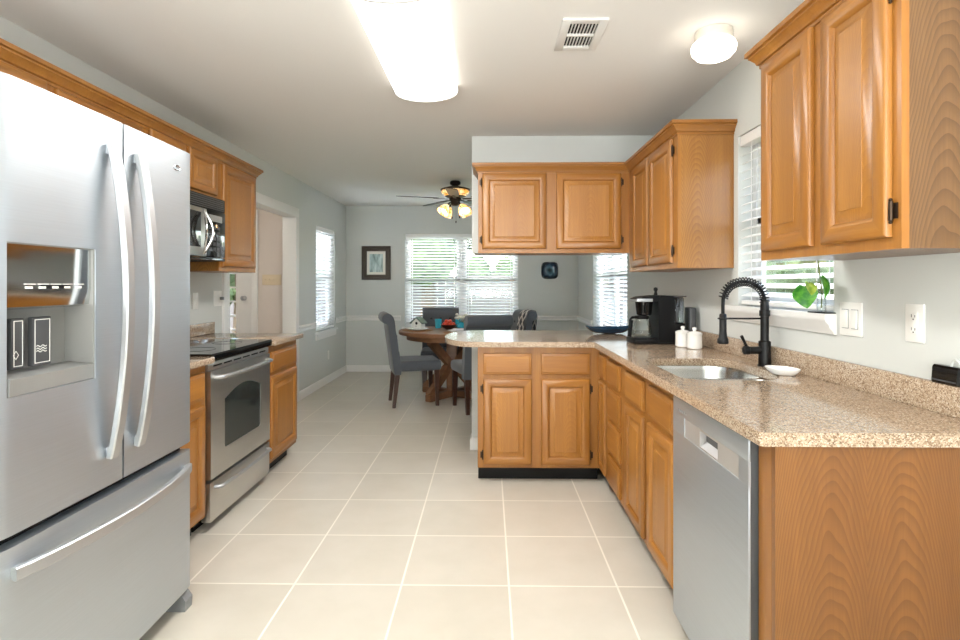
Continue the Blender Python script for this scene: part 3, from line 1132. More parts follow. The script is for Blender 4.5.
def front(x0, x1, z0, z1, hole=None, depth=.062):
    """door skin with a slightly bowed front; an optional rectangular hole"""
    N = 26
    xs = {x0 + (x1 - x0) * i / N for i in range(N + 1)} | {x0 + .003, x1 - .003}
    zs = {z0, z1}
    if hole:
        xs |= {hole[0], hole[1]}
        zs |= {hole[2], hole[3]}
    xs, zs = sorted(xs), sorted(zs)
    bm = bmesh.new()
    V = {(i, j): bm.verts.new((x, bow(x), z)) for i, x in enumerate(xs) for j, z in enumerate(zs)}
    fs = []
    for i in range(len(xs) - 1):
        for j in range(len(zs) - 1):
            if hole and xs[i] >= hole[0] - 1e-6 and xs[i + 1] <= hole[1] + 1e-6 and zs[j] >= hole[2] - 1e-6 and zs[j + 1] <= hole[3] + 1e-6:
                continue
            fs.append(bm.faces.new((V[i, j], V[i + 1, j], V[i + 1, j + 1], V[i, j + 1])))
    ex = bmesh.ops.extrude_face_region(bm, geom=fs)
    for v in [g for g in ex['geom'] if isinstance(g, bmesh.types.BMVert)]:
        v.co.y = depth
    for v in list(bm.verts):
        if not v.link_faces:
            bm.verts.remove(v)
    m = MB()
    m.bm = bm
    return m


MB().box(.006, FW - .006, .105, .80, .03, 1.775, .004).build('cabinet_body', FRIDGESIDE, fr)
MB().box(.015, FW - .015, .045, .105, .07, .96).box(.015, FW - .015, .045, .105, 1.42, 1.79).box(.36, FW - .015, .045, .105, .96, 1.42).build('gasket', BLACK, fr)
HX0, HX1, HZ0, HZ1 = .024, .322, 1.0, 1.39
ld = front(.003, .442, .655, 1.805, (HX0, HX1, HZ0, HZ1)).build('fridge_door', STEEL, fr, smooth=25)
rd = front(.450, FW - .003, .655, 1.805).build('fridge_door', STEEL, fr, smooth=25)
fd = front(.003, FW - .003, .078, .625).build('freezer_drawer', STEEL, fr, smooth=25)


def flat_handle(pts, w, th, vertical):
    m = MB()
    bm = m.bm
    pts = [Vector(p) for p in pts]
    rows = []
    for i, p in enumerate(pts):
        t = (pts[min(i + 1, len(pts) - 1)] - pts[max(i - 1, 0)]).normalized()
        a = Vector((1, 0, 0)) if vertical else Vector((0, 0, 1))
        b = t.cross(a).normalized()
        rows.append([bm.verts.new(p + a * sa * w / 2 + b * sb * th / 2) for sa, sb in ((-1, -.6), (-.8, -1), (.8, -1), (1, -.6), (1, .6), (.8, 1), (-.8, 1), (-1, .6))])
    for A, B in zip(rows, rows[1:]):
        for k in range(8):
            j = (k + 1) % 8
            bm.faces.new((A[k], A[j], B[j], B[k]))
    bm.faces.new(rows[0][::-1])
    bm.faces.new(rows[-1])
    return m


for par, x in ((ld, .378), (rd, .510)):
    pts = [(x, bow(x) - .012 - .052 * math.sin(PI * t) ** .8, 1.72 - .975 * t) for t in [i / 24 for i in range(25)]]
    m = flat_handle(pts, .038, .02, True)
    m.box(x - .009, x + .009, bow(x) - .014, bow(x) + .004, 1.69, 1.718).box(x - .009, x + .009, bow(x) - .014, bow(x) + .004, .748, .776)
    m.build('handle', SATIN, par)
pts = [(.03 + .795 * t, bow(.03 + .795 * t) - .012 - .05 * math.sin(PI * t) ** .8, .562) for t in [i / 28 for i in range(29)]]
m = flat_handle(pts, .034, .02, False)
m.box(.034, .06, bow(.05) - .014, bow(.05) + .004, .549, .575).box(.795, .821, bow(.8) - .014, bow(.8) + .004, .549, .575)
m.build('handle', SATIN, fd)
# brand swirl on the right door
m = MB()
ex_, ez_ = .757, 1.728
m.tube([(ex_ + .017 * math.cos(a), bow(ex_) - .002, ez_ + .010 * math.sin(a)) for a in [R(-150 + i * 12) for i in range(27)]], .0016, 6)
m.tube([(ex_ - .012 + .012 * math.cos(a), bow(ex_) - .0022, ez_ - .002 + .008 * math.sin(a)) for a in [R(20 + i * 15) for i in range(18)]], .0012, 6)
m.build('emblem', CHROME, rd)
# dispenser
ds = MB()
b0 = bow(.17)
ds.box(HX0, HX1, .092, .098, HZ0, HZ1)                     # back wall
ds.box(HX0 - .002, HX0 + .004, .010, .095, HZ0, HZ1).box(HX1 - .004, HX1 + .002, .004, .095, HZ0, HZ1)
ds.box(HX0, HX1, .010, .095, HZ1 - .004, HZ1 + .002).box(HX0, HX1, .010, .095, HZ0 - .002, HZ0 + .004)
dsp = ds.build('dispenser_recess', plain('dispenser_grey', (138, 137, 134), .4, 0.), ld)
m = MB().prism([(.012, HZ1 - .004), (.012, HZ1 - .12), (.018, HZ1 - .165), (.05, HZ1 - .172), (.09, HZ1 - .172), (.09, HZ1 - .004)], 'x', HX0 + .004, HX1 - .004)
cpn = m.build('control_panel', plain('mirror_panel', (200, 202, 202), .1, 1., .02), dsp)
m = MB()
for i in range(5):
    x = .08 + i * .043
    m.box(x, x + .036, .0104, .0125, HZ1 - .107, HZ1 - .105)
    m.box(x + .004, x + .026, .0104, .0125, HZ1 - .118, HZ1 - .112)
m.build('button_icons', WHITEPL, cpn)
MB().box(.135, .235, .0106, .0126, HZ1 - .119, HZ1 - .108).build('display', BLACK, cpn)
for x, w in ((.082, .040), (.148, .064)):
    m = MB().box(x, x + w, .046, .062, 1.06, 1.195, .004)
    pd = m.build('paddle', DARKGREY, dsp)
    k = MB()
    for (a, b, c, d) in ((x + .006, x + w - .006, 1.068, 1.07), (x + .006, x + w - .006, 1.186, 1.188), (x + .006, x + .008, 1.068, 1.188), (x + w - .008, x + w - .006, 1.068, 1.188)):
        k.box(a, b, .0452, .0462, c, d)
    if w > .05:
        for q in range(3):
            k.tube([(x + .012 + .034 * t, .0458, 1.10 + q * .007 + .0025 * math.sin(t * 4 * PI)) for t in [i / 12 for i in range(13)]], .0011, 4)
    else:
        k.tube([(x + .013 + .008 * math.cos(a), .0458, 1.098 + .011 * math.sin(a)) for a in (0, PI / 2, PI, 3 * PI / 2)], .001, 4, closed=True)
    k.build('paddle_marking', WHITEPL, pd)
m = MB().prism([(.006, HZ0 + .002), (.002, HZ0 + .045), (.010, HZ0 + .048), (.09, HZ0 + .052), (.09, HZ0 + .002)], 'x', HX0 + .005, HX1 - .005)
m.build('drip_tray', plain('tray_grey', (150, 150, 148), .35, .3), dsp)
for x in (.004, FW - .055):
    MB().prism([(.002, 0), (.0, .04), (.02, .068), (.10, .068), (.104, .0)], 'x', x, x + .051).build('foot', GREYPL, fr)
MB().box(.055, FW - .055, .07, .104, .012, .07).build('base_grille', BLACK, fr)


# ------------------------------------------------------------------ ceiling lamps, fan, vent
LAMP = emit('lamp_diffuser', (255, 252, 245), 1.25)
fl = thing('fluorescent_light', 'long fluorescent ceiling light with a curved white diffuser', 'ceiling light', (-.362, 2.62, ZC))
MB().box(-.16, .16, -.575, .575, -.03, -.0005).build('housing', WHITE, fl)
pf = [(-.183, -.014)] + [(-.183 * math.cos(R(a)), -.030 - .062 * math.sin(R(a))) for a in range(0, 181, 15)] + [(.183, -.014)]
MB().prism(pf, 'y', -.555, .555).build('diffuser', LAMP, fl)
tube_light = area('fluorescent_tubes', (-.362, 2.62, ZC - .0945), (0, 0, 0), .3, 1.08, 19, (1, .985, .95))
for y0, y1 in ((-.568, -.556), (.556, .568)):
    MB().prism([(x * 1.012, z - (.004 if z < -.02 else 0)) for x, z in pf], 'y', y0, y1).build('end_cap', plain('end_cap_white', (225, 224, 220), .35), fl)

dm = thing('dome_light', 'small round white globe ceiling light near the big wall cabinet', 'ceiling light', (1.03, 2.52, ZC))
MB().lathe([(.08, -.0005), (.084, -.02), (.082, -.045), (.076, -.05)], n=32).build('fitter', plain('lamp_fitter', (222, 214, 200), .3), dm)
MB().lathe([(.074, -.046), (.092, -.056), (.099, -.072), (.095, -.094), (.076, -.116), (.042, -.13), (0, -.134)], n=36).build('globe', emit('globe_glass', (255, 246, 232), 2.2), dm)

vt = thing('ceiling_vent', 'white louvered air vent in the kitchen ceiling', 'vent', (.423, 2.53, ZC))
m = MB()
for (a, b, c, d) in ((-.1, -.062, -.155, .155), (.062, .1, -.155, .155), (-.062, .062, -.155, -.118), (-.062, .062, .118, .155), (-.062, .062, -.008, .008)):
    m.box(a, b, c, d, -.012, -.0005, .002)
m.build('frame', plain('vent_paint', (218, 216, 211), .5), vt)
MB().box(-.062, .062, -.118, .118, -.0025, -.0006).build('duct', BLACK, vt)
m = MB()
for i in range(8):
    x = -.051 + i * .0147
    for (c, d) in ((-.116, -.009), (.009, .116)):
        m.prism([(x - .0012, -.003), (x + .0012, -.011), (x + .0028, -.011), (x + .0004, -.003)], 'y', c, d)
m.build('louvers', WHITEPL, vt)

DARKMETAL = plain('fan_bronze', (44, 36, 30), .4, .6)
BLADEM = oak('fan_blade_wood', 'x', light=(92, 74, 66), dark=(50, 38, 34), rough=.4)
fn = thing('ceiling_fan', 'dark ceiling fan with amber stained glass lights over the dining table', 'ceiling fan', (-.372, 6.12, ZC))
MB().lathe([(.052, -.0005), (.06, -.012), (.06, -.035), (.035, -.05), (.03, -.058)], n=24).build('canopy', DARKMETAL, fn)
MB().lathe([(.03, -.056), (.08, -.066), (.15, -.085), (.166, -.094), (.166, -.102), (.15, -.106)], n=32).lathe([(.11, -.165), (.118, -.172), (.10, -.18), (.07, -.19), (.065, -.215), (.05, -.235), (.048, -.262), (.03, -.275), (0, -.278)], n=28).build('motor_housing', DARKMETAL, fn)


def tiffany(name, strength):
    t = NT(name)
    sp = t.n('SeparateXYZ')
    t.l(t.obj(), sp.inputs[0])
    ang = t.math('ARCTAN2', sp.outputs[1], sp.outputs[0])
    st = t.math('FRACT', t.math('MULTIPLY', ang, 16 / (2 * PI)))
    zz = t.math('FRACT', t.math('MULTIPLY', sp.outputs[2], 26.))
    lead = t.math('MAXIMUM', t.math('LESS_THAN', st, .07), t.math('LESS_THAN', zz, .08))
    n = t.noise(t.obj(), 22, 2)
    col = t.ramp(n, [(.35, lin(232, 158, 62)), (.65, lin(255, 224, 170))])
    c = t.mix(lead, col, (.02, .015, .01))
    t.set(c, .2)
    t.l(c, t.b.inputs['Emission Color'])
    t.b.inputs['Emission Strength'].default_value = strength
    return t.m


MB().lathe([(.150, -.105), (.158, -.112), (.150, -.135), (.125, -.158), (.112, -.167)], n=32).build('glass_band', tiffany('amber_band', .6), fn)
TS = tiffany('amber_shade', .9)
for k in range(4):
    a = R(40 + 90 * k)
    dx, dy = math.cos(a), math.sin(a)
    arm = MB().tube([(dx * .04, dy * .04, -.245), (dx * .08, dy * .08, -.25), (dx * .11, dy * .11, -.285)], .008, 8).build('lamp_arm', DARKMETAL, fn)
    rot = Matrix.Rotation(a, 3, 'Z') @ Matrix.Rotation(R(-38), 3, 'Y')
    MB().lathe([(.022, .0), (.032, -.01), (.055, -.05), (.068, -.1), (.069, -.104), (.064, -.1), (.05, -.05), (.028, -.014), (0, -.006)], (dx * .11, dy * .11, -.28), 20, mat=rot).build('lamp_shade', TS, fn)
    MB().sphere(Vector((dx * .11, dy * .11, -.28)) + rot @ Vector((0, 0, -.055)), .026, n=8).build('bulb', emit('warm_bulb', (255, 236, 200), 36.), arm)
for k in range(5):
    a = R(198 + 72 * k)
    rot = Matrix.Rotation(a, 4, 'Z')
    m = MB()
    poly = [(.20, -.045), (.26, -.058), (.60, -.068), (.645, -.055), (.66, -.02), (.66, .02), (.645, .055), (.60, .068), (.26, .058), (.20, .045)]
    m.prism(poly, 'z', -.004, .004)
    m.bm.transform(rot @ Matrix.Translation((0, 0, -.197)) @ Matrix.Rotation(R(-10), 4, 'X'))
    b = m.build('blade', BLADEM, fn)
    m = MB().box(.09, .25, -.018, .018, -.003, .003, .001)
    m.bm.transform(rot @ Matrix.Translation((0, 0, -.203)) @ Matrix.Rotation(R(-10), 4, 'X'))
    m.build('blade_iron', DARKMETAL, b)
for (x, y, L_) in ((-.035, -.02, .41), (.012, -.05, .46), (.048, .0, .40)):
    MB().tube([(x, y, -.262), (x, y, -L_)], .0012, 5).lathe([(.003, .012), (.008, 0), (.006, -.012), (0, -.016)], (x, y, -L_), 10).build('pull_chain', DARKMETAL, fn)

hl = thing('hall_fill_light', 'small round fill light added on the hall ceiling', 'ceiling light', (-3.2, 4.9, ZC))  # made-up lamp out of view, added to brighten the hall walls
MB().lathe([(.1, -.0005), (.105, -.03), (.1, -.035)], n=24).build('fitter', WHITE, hl)
MB().lathe([(.1, -.033), (.12, -.05), (.11, -.09), (.06, -.12), (0, -.128)], n=28).build('globe', emit('hall_fill_globe', (255, 244, 230), 26.), hl)

# ------------------------------------------------------------------ outlets and switches
def plate(label, cat, name, y, z, w, h, kind, wall=XR, rz=R(-90), mat=WHITEPL, x=None):
    t = thing(name, label, cat, (wall if x is None else x, y, z), rz)
    MB().box(-w / 2, w / 2, -.006, -.0003, -h / 2, h / 2, .002).build('cover_plate', mat, t)
    return t


o = plate('white twin outlet on the wall near the black card holder', 'outlet', 'wall_outlet', 1.703, 1.164, .074, .118, 'o')
MB().box(-.0165, .0165, -.0085, -.006, -.0335, .0335, .0015).build('receptacle', WHITEPL, o)
m = MB()
for z in (.018, -.022):
    m.box(-.008, -.0062, -.0092, -.008, z, z + .009).box(.0055, .0075, -.0092, -.008, z, z + .007).box(-.0022, .0022, -.0092, -.008, z - .008, z - .004)
m.build('slots', DARKGREY, o)
sw = plate('white double light switch beside the sink window', 'light switch', 'light_switch', 2.0, 1.158, .122, .122, 's')
for x, tl in ((-.028, 4), (.024, -4)):
    m = MB().box(-.0165, .0165, -.004, .003, -.033, .033, .0015)
    m.bm.transform(Matrix.Translation((x, -.007, 0)) @ Matrix.Rotation(R(tl), 4, 'X'))
    m.build('rocker', WHITEPL, sw)
    MB().box(x - .0185, x + .0185, -.0066, -.0058, -.035, .035).build('rocker_shade', GREYPL, sw)  # flat grey backing that paints the shadow gap around the rocker
o = plate('white outlet with a plug by the hall doorway casing', 'outlet', 'wall_outlet', 4.205, 1.175, .118, .118, 'o', XL, R(90))
MB().box(-.045, -.012, -.0085, -.006, -.0335, .0335, .0015).build('receptacle', WHITEPL, o)
MB().box(.012, .045, -.0085, -.006, -.0335, .0335, .0015).build('rocker', WHITEPL, o)
MB().box(.018, .042, -.035, -.0085, -.012, .012, .004).build('plug', GREYPL, o)
o = plate('white switch plate on the wall behind the range', 'light switch', 'light_switch', 3.88, 1.165, .075, .118, 's', XL, R(90))
MB().box(-.0165, .0165, -.0085, -.006, -.0335, .0335, .0015).build('rocker', WHITEPL, o)
o = plate('almond four gang switch plate on the hall wall', 'light switch', 'light_switch', 6.10, 1.335, .215, .118, 's', 0, 0., CREAMPL, x=-2.43)
for k in range(4):
    MB().box(-.07 + k * .046 - .005, -.07 + k * .046 + .005, -.016, -.006, -.011, .012, .001).build('toggle', CREAMPL, o)
o = plate('small white outlet low on the wall under the narrow dining blind', 'outlet', 'wall_outlet', 7.13, .36, .072, .116, 'o', XL, R(90))
MB().box(-.0165, .0165, -.0085, -.006, -.0335, .0335, .0015).build('receptacle', WHITEPL, o)

# ------------------------------------------------------------------ things on the counter
# coffee maker: faces -X, local x runs along the machine towards the wall
cm = thing('coffee_maker', 'black drip coffee maker with glass carafe on the corner counter', 'coffee maker', (1.055, 3.47, CZ), R(4))
cm.scale = (.88, .88, .95)
m = MB().box(-.185, .06, -.095, .095, 0, .035, .008).box(-.02, .17, -.10, .10, 0, .012, .004)
m.build('base', BLACK, cm)
MB().lathe([(.062, .035), (.064, .038), (.06, .041), (0, .041)], (-.1, 0, 0), 24).build('warming_plate', DARKGREY, cm)
m = MB().prism([(-.015, .012), (-.015, .29), (-.005, .312), (.02, .318), (.085, .314), (.1, .30), (.105, .012)], 'y', -.098, .098)
m.build('body', BLACK, cm)
m = MB().prism([(-.165, .275), (-.165, .29), (-.12, .307), (-.01, .316), (-.01, .275)], 'y', -.09, .09)
m.build('brew_lid', BLACK, cm)
MB().box(-.168, -.055, -.0925, -.089, .276, .296, .001).box(-.168, -.1645, -.0925, .0925, .276, .29, .001).build('trim_strip', SATIN, cm)
MB().lathe([(.045, .185), (.052, .19), (.062, .275), (.055, .276)], (-.085, 0, 0), 24).build('filter_basket', GLOSSBLACK, cm)
MB().lathe([(.012, .316), (.013, .325), (.008, .34), (.015, .352), (.013, .366), (0, .37)], (.0, 0, 0), 16).build('knob', BLACK, cm)
ca = MB().lathe([(.05, .042), (.066, .052), (.068, .09), (.058, .13), (.045, .155), (.046, .165), (.043, .155), (.056, .13), (.065, .09), (.063, .054), (.048, .045), (0, .044)], (-.1, 0, 0), 28).build('carafe', CLEAR, cm)
MB().lathe([(.046, .16), (.05, .168), (.048, .18), (.02, .185), (0, .185)], (-.1, 0, 0), 24).tube([(-.145, -.03, .172), (-.19, -.055, .172), (-.205, -.06, .16), (-.215, -.064, .05), (-.205, -.06, .045), (-.2, -.058, .1), (-.19, -.054, .155)], .009, 8).build('carafe_handle', BLACK, ca)
MB().box(.106, .175, -.085, .085, .135, .305, .01).build('water_tank', SMOKE, cm)
MB().box(.106, .18, -.088, .088, .012, .135, .006).build('tank_base', BLACK, cm)
MB().box(.104, .19, -.088, .088, .305, .313, .003).build('tank_lid', DARKGREY, cm)
gd = thing('counter_caddy', 'slim dark grey upright caddy against the wall behind the coffee maker', 'caddy', (1.266, 3.45, CZ), 0)
MB().box(-.022, .022, -.05, .05, 0, .225, .01).build('body', DARKGREY, gd)


def canister(label, x, y):
    t = thing('canister', label, 'canister', (x, y, CZ), 0, 'white ceramic canisters')
    MB().lathe([(.036, 0), (.041, .004), (.042, .012), (.041, .075), (.0425, .08), (.04, .083)], n=28).build('jar', CERAMIC, t)
    MB().lathe([(.0425, .083), (.043, .088), (.03, .096), (.01, .1), (.008, .104), (.0125, .112), (.011, .121), (0, .124)], n=24).build('lid', CERAMIC, t)


canister('white lidded ceramic canister in front, nearer the sink', 1.185, 3.165)
canister('white ceramic canister tucked between the coffee maker and the front canister', 1.152, 3.262)

di = thing('dish', 'dark blue pointed dish on the corner of the counter', 'dish', (.905, 4.12, CZ), R(8))
m = MB()
N, K = 36, 7
rows = []
for k in range(K + 1):
    s_ = k / K
    row = []
    for i in range(N):
        a = 2 * PI * i / N
        e = abs(math.cos(a)) ** 6
        rr = .62 + .38 * s_
        lx = .17 * math.cos(a) * (.45 + .55 * s_) * (1 + .10 * e)
        ly = .095 * math.sin(a) * (.45 + .55 * s_)
        row.append((lx, ly, .004 + .038 * s_ ** 2 * (1 + .45 * e)))
    rows.append(row)
bm = m.bm
V = [[bm.verts.new(p) for p in r] for r in rows]
U = [[bm.verts.new((p[0] * .97, p[1] * .95, p[2] + .006)) for p in r] for r in rows]
for A in (V, U):
    for r0, r1 in zip(A, A[1:]):
        for i in range(N):
            bm.faces.new((r0[i], r0[(i + 1) % N], r1[(i + 1) % N], r1[i]))
    bm.faces.new(A[0])
for i in range(N):
    bm.faces.new((V[-1][i], V[-1][(i + 1) % N], U[-1][(i + 1) % N], U[-1][i]))
m.build('glazed_bowl', plain('blue_glaze', (34, 58, 80), .15, 0, .3, 18), di)
MB().lathe([(.05, 0), (.055, .004), (.06, .006)], n=24).build('foot_ring', plain('dark_glaze', (24, 34, 44), .3), di)

so = thing('soap_dish', 'white oval ceramic soap dish beside the faucet', 'soap dish', (1.205, 2.262, CZ), R(-62))
m = MB()
m.lathe([(.045, 0), (.052, .003), (.07, .02), (.073, .026), (.071, .028), (.066, .022), (.05, .009), (0, .007)], n=36, mat=Matrix.Diagonal((1, .62, 1)))
m.build('tray', CERAMIC, so)
m = MB()
for i in range(4):
    m.box(-.03 + i * .018, -.026 + i * .018, -.018, .018, .0075, .011, .001)
m.build('drain_ribs', CERAMIC, so)

ch = thing('card_holder', 'small black stand with a clear ring on the backsplash ledge', 'stand', (XR - .0135, 1.568, 1.0004), R(-90))
MB().prism([(-.011, 0), (-.014, .006), (-.011, .046), (-.006, .052), (.011, .052), (.011, 0)], 'x', -.043, .043).build('body', GLOSSBLACK, ch)
MB().box(-.041, .041, -.0145, -.0125, .008, .012).build('front_lip', DARKGREY, ch)
MB().tube([(.026 + .016 * math.cos(R(a)), .0, .050 + .022 * math.sin(R(a))) for a in range(0, 181, 15)], .0035, 8).build('clear_ring', plain('frosted_clear', (205, 208, 205), .15, 0, .03), ch)

# pothos cutting in a glass tube on the sill
vs = thing('bud_vase', 'clear glass tube vase on the sill of the sink window', 'vase', (1.290, 2.14, 1.1724))
MB().lathe([(.014, .004), (.0165, .008), (.0165, .085), (.019, .092), (.0165, .092), (.0148, .085), (.0148, .01), (0, .007)], n=20).build('glass_tube', CLEAR, vs)
MB().box(-.022, .022, -.055, .055, 0, .0045, .001).build('tray', BLACK, vs)
po = thing('pothos_cutting', 'green heart leaved pothos cutting growing from the glass tube vase', 'plant', (1.290, 2.14, 1.1724))
STEM = plain('plant_stem', (96, 104, 50), .5, 0, .2, 40)
MB().tube([(0, 0, .02), (0, -.004, .08), (-.003, .002, .13), (0, .018, .18), (.004, .03, .215), (.004, .026, .235)], [.0026, .0028, .003, .0032, .003, .0024], 8).build('stem', STEM, po)


def leaf_green(name, a, b):
    t = NT(name)
    sp = t.n('SeparateXYZ')
    t.l(t.obj(), sp.inputs[0])
    n = t.noise(t.obj(), 45, 3, .6)
    return t.set(t.ramp(n, [(.4, lin(*a)), (.68, lin(*b))]), .35, Specular_IOR_Level=.5)


LG = leaf_green('pothos_leaf', (32, 110, 26), (98, 164, 56))
LY = leaf_green('young_leaf', (140, 176, 52), (196, 212, 96))


def heart_leaf(par, base, mat, size, out, yaw, tilt, roll=0):
    m = MB()
    bm = m.bm
    rows = []
    for i in range(13):
        t = i / 12
        w = .52 * math.sin(PI * min(1, t * .93 + .07)) ** .75 * (1 - .35 * t) * 1.15
        lob = -.13 * math.exp(-((t - .02) / .12) ** 2)
        row = []
        for j in range(9):
            u = (j - 4) / 4
            x = u * w
            y = t + (lob * abs(u) if t < .3 else 0)
            z = .10 * abs(u) ** 1.5 * math.sin(PI * t) - .22 * t * t
            row.append(bm.verts.new((x * size, -y * size, z * size)))
        rows.append(row)
    for a, b in zip(rows, rows[1:]):
        for j in range(8):
            bm.faces.new((a[j], a[j + 1], b[j + 1], b[j]))
    ex = bmesh.ops.extrude_face_region(bm, geom=list(bm.faces))
    for v in [g for g in ex['geom'] if isinstance(g, bmesh.types.BMVert)]:
        v.co.z -= .0008
    M = Matrix.Translation(base) @ Matrix.Rotation(yaw, 4, 'Z') @ Matrix.Rotation(tilt, 4, 'X') @ Matrix.Rotation(roll, 4, 'Y')
    bm.transform(M)
    lf = m.build('leaf', mat, par)
    MB().tube([out, (Vector(out) + Vector(base)) / 2 + Vector((0, -.003, .006)), base], .0016, 6).build('petiole', STEM, lf)


heart_leaf(po, (-.05, .024, .104), LG, .088, (0, 0, .1), R(-25), R(62), R(-18))
heart_leaf(po, (-.05, -.002, .118), LY, .052, (0, 0, .115), R(5), R(55), R(10))
heart_leaf(po, (-.036, -.062, .138), LG, .082, (-.003, .002, .13), R(55), R(72), R(20))

# ------------------------------------------------------------------ dining area
def make_chair():
    t = thing('dining_chair', '', 'chair', (0, 0, 0), 0, 'dining chairs around the table')
    MB().box(-.235, .235, -.265, .20, .375, .485, .035, seg=4).build('seat', FABRIC, t)
    prof = [(.155, .40), (.178, .56), (.182, .585), (.187, .59), (.188, .60), (.204, .74), (.203, .755), (.208, .76), (.213, .775), (.235, .905), (.248, .945), (.272, .975), (.305, .985), (.34, .975), (.362, .945), (.362, .912), (.345, .885), (.318, .876), (.302, .86), (.288, .74), (.262, .56), (.242, .40), (.232, .345), (.165, .345)]
    m = MB()
    ins = [(-.235, .94), (-.228, 1.0), (.228, 1.0), (.235, .94)]
    cy, cz = .25, .66
    rows = []
    for x, k in ins:
        rows.append([m.bm.verts.new((x, y + (0.004 if k < 1 and y < .22 else -.004 if k < 1 else 0), z + (.004 if k < 1 and z < .4 else -.004 if k < 1 and z > .95 else 0))) for y, z in prof])
    for A, B in zip(rows, rows[1:]):
        for i in range(len(prof)):
            j = (i + 1) % len(prof)
            m.bm.faces.new((A[i], A[j], B[j], B[i]))
    m.bm.faces.new(rows[0][::-1])
    m.bm.faces.new(rows[-1])
    back = m.build('backrest', FABRIC, t, smooth=50)
    for z, y in ((.845, .222), (.69, .198)):
        for x in (-.12, 0, .12):
            MB().sphere((x, y - .004, z), .015, 1, .5, 1, 6).build('button', DARKFAB, back)
    for sx in (-1, 1):
        m = MB().beam((sx * .195, -.215, .40), (sx * .195, -.222, 0), .05, .05, (0, 1, 0), taper=.68)
        m.build('leg', WALNUT, t)
        m = MB().beam((sx * .195, .195, .38), (sx * .195, .235, 0), .05, .05, (0, 1, 0), taper=.68)
        m.build('leg', WALNUT, t)
    return t


CH = [('grey upholstered dining chair seen in profile, standing clear of the counter', -.81, 5.92, 106),
      ('grey upholstered dining chair facing the kitchen in front of the wide blind', -.60, 6.82, 4),
      ('grey dining chair with its scrolled back towards the peninsula counter', -.10, 5.66, 200),
      ('grey upholstered dining chair with a patterned throw over its back', .14, 6.32, -72)]
proto = make_chair()
chairs = []
for i, (lab, x, y, a) in enumerate(CH):
    c = proto if i == 0 else copy_tree(proto)
    c['label'] = lab
    c.location = (x, y, 0)
    c.rotation_euler = (0, 0, R(a))
    chairs.append(c)

# woven throw over the back of the fourth chair
t_ = NT('woven_throw')
sp = t_.n('SeparateXYZ')
t_.l(t_.obj(), sp.inputs[0])
uu = t_.math('MULTIPLY', sp.outputs[0], 9.)
vv = t_.math('MULTIPLY', sp.outputs[2], 7.)
p1 = t_.math('ABSOLUTE', t_.math('SUBTRACT', t_.math('FRACT', t_.math('ADD', uu, vv)), .5))
p2 = t_.math('ABSOLUTE', t_.math('SUBTRACT', t_.math('FRACT', t_.math('SUBTRACT', uu, vv)), .5))
tw = t_.math('LESS_THAN', t_.math('MINIMUM', p1, p2), .13)
t_.set(t_.mix(tw, lin(84, 84, 88), lin(222, 216, 206)), .95)
THROW = t_.m
th = thing('throw_blanket', 'dark throw with pale diamond pattern draped over the chair back', 'throw', (.14, 6.32, 0), R(-72))
line = [(.142, .60), (.182, .74), (.214, .905), (.234, .955), (.268, .985), (.305, .995), (.345, .985), (.372, .948), (.372, .91), (.36, .87), (.352, .72), (.345, .60)]
m = MB()
x0, x1 = .02, .215
rows = []
for off in (0, .006):
    for k, (y, z) in enumerate(line):
        pass
fr_, bk_ = [], []
for j in range(7):
    x = x0 + (x1 - x0) * j / 6
    wv = .003 * math.sin(j * 2.1)
    fr_.append([m.bm.verts.new((x, y + wv * (1 if k < 5 else -1) - (.0 if k < 5 else 0), z + (.0 if 3 < k < 9 else wv))) for k, (y, z) in enumerate(line)])
cy, cz = .30, .80
for row in fr_:
    bk_.append([m.bm.verts.new((v.co.x, v.co.y + (.3 - v.co.y) * .06, v.co.z - (.006 if 2 < k < 8 else 0))) for k, v in enumerate(row)])
for A in (fr_, bk_):
    for r0, r1 in zip(A, A[1:]):
        for k in range(len(line) - 1):
            m.bm.faces.new((r0[k], r0[k + 1], r1[k + 1], r1[k]))
for a, b in ((fr_[0], bk_[0]), (fr_[-1], bk_[-1])):
    for k in range(len(line) - 1):
        m.bm.faces.new((a[k], a[k + 1], b[k + 1], b[k]))
for k in (0, len(line) - 1):
    for j in range(6):
        m.bm.faces.new((fr_[j][k], fr_[j + 1][k], bk_[j + 1][k], bk_[j][k]))
m.build('woven_cloth', THROW, th, smooth=60)
m = MB()
for j in range(16):
    x = x0 + (x1 - x0) * (j + .5) / 16
    m.tube([(x, .144, .602), (x, .139, .57)], .0022, 4).tube([(x, .345, .602), (x, .347, .565)], .0022, 4)
fg = m.build('fringe', plain('throw_fringe', (214, 208, 198), .9), th)
fg['kind'] = 'stuff'

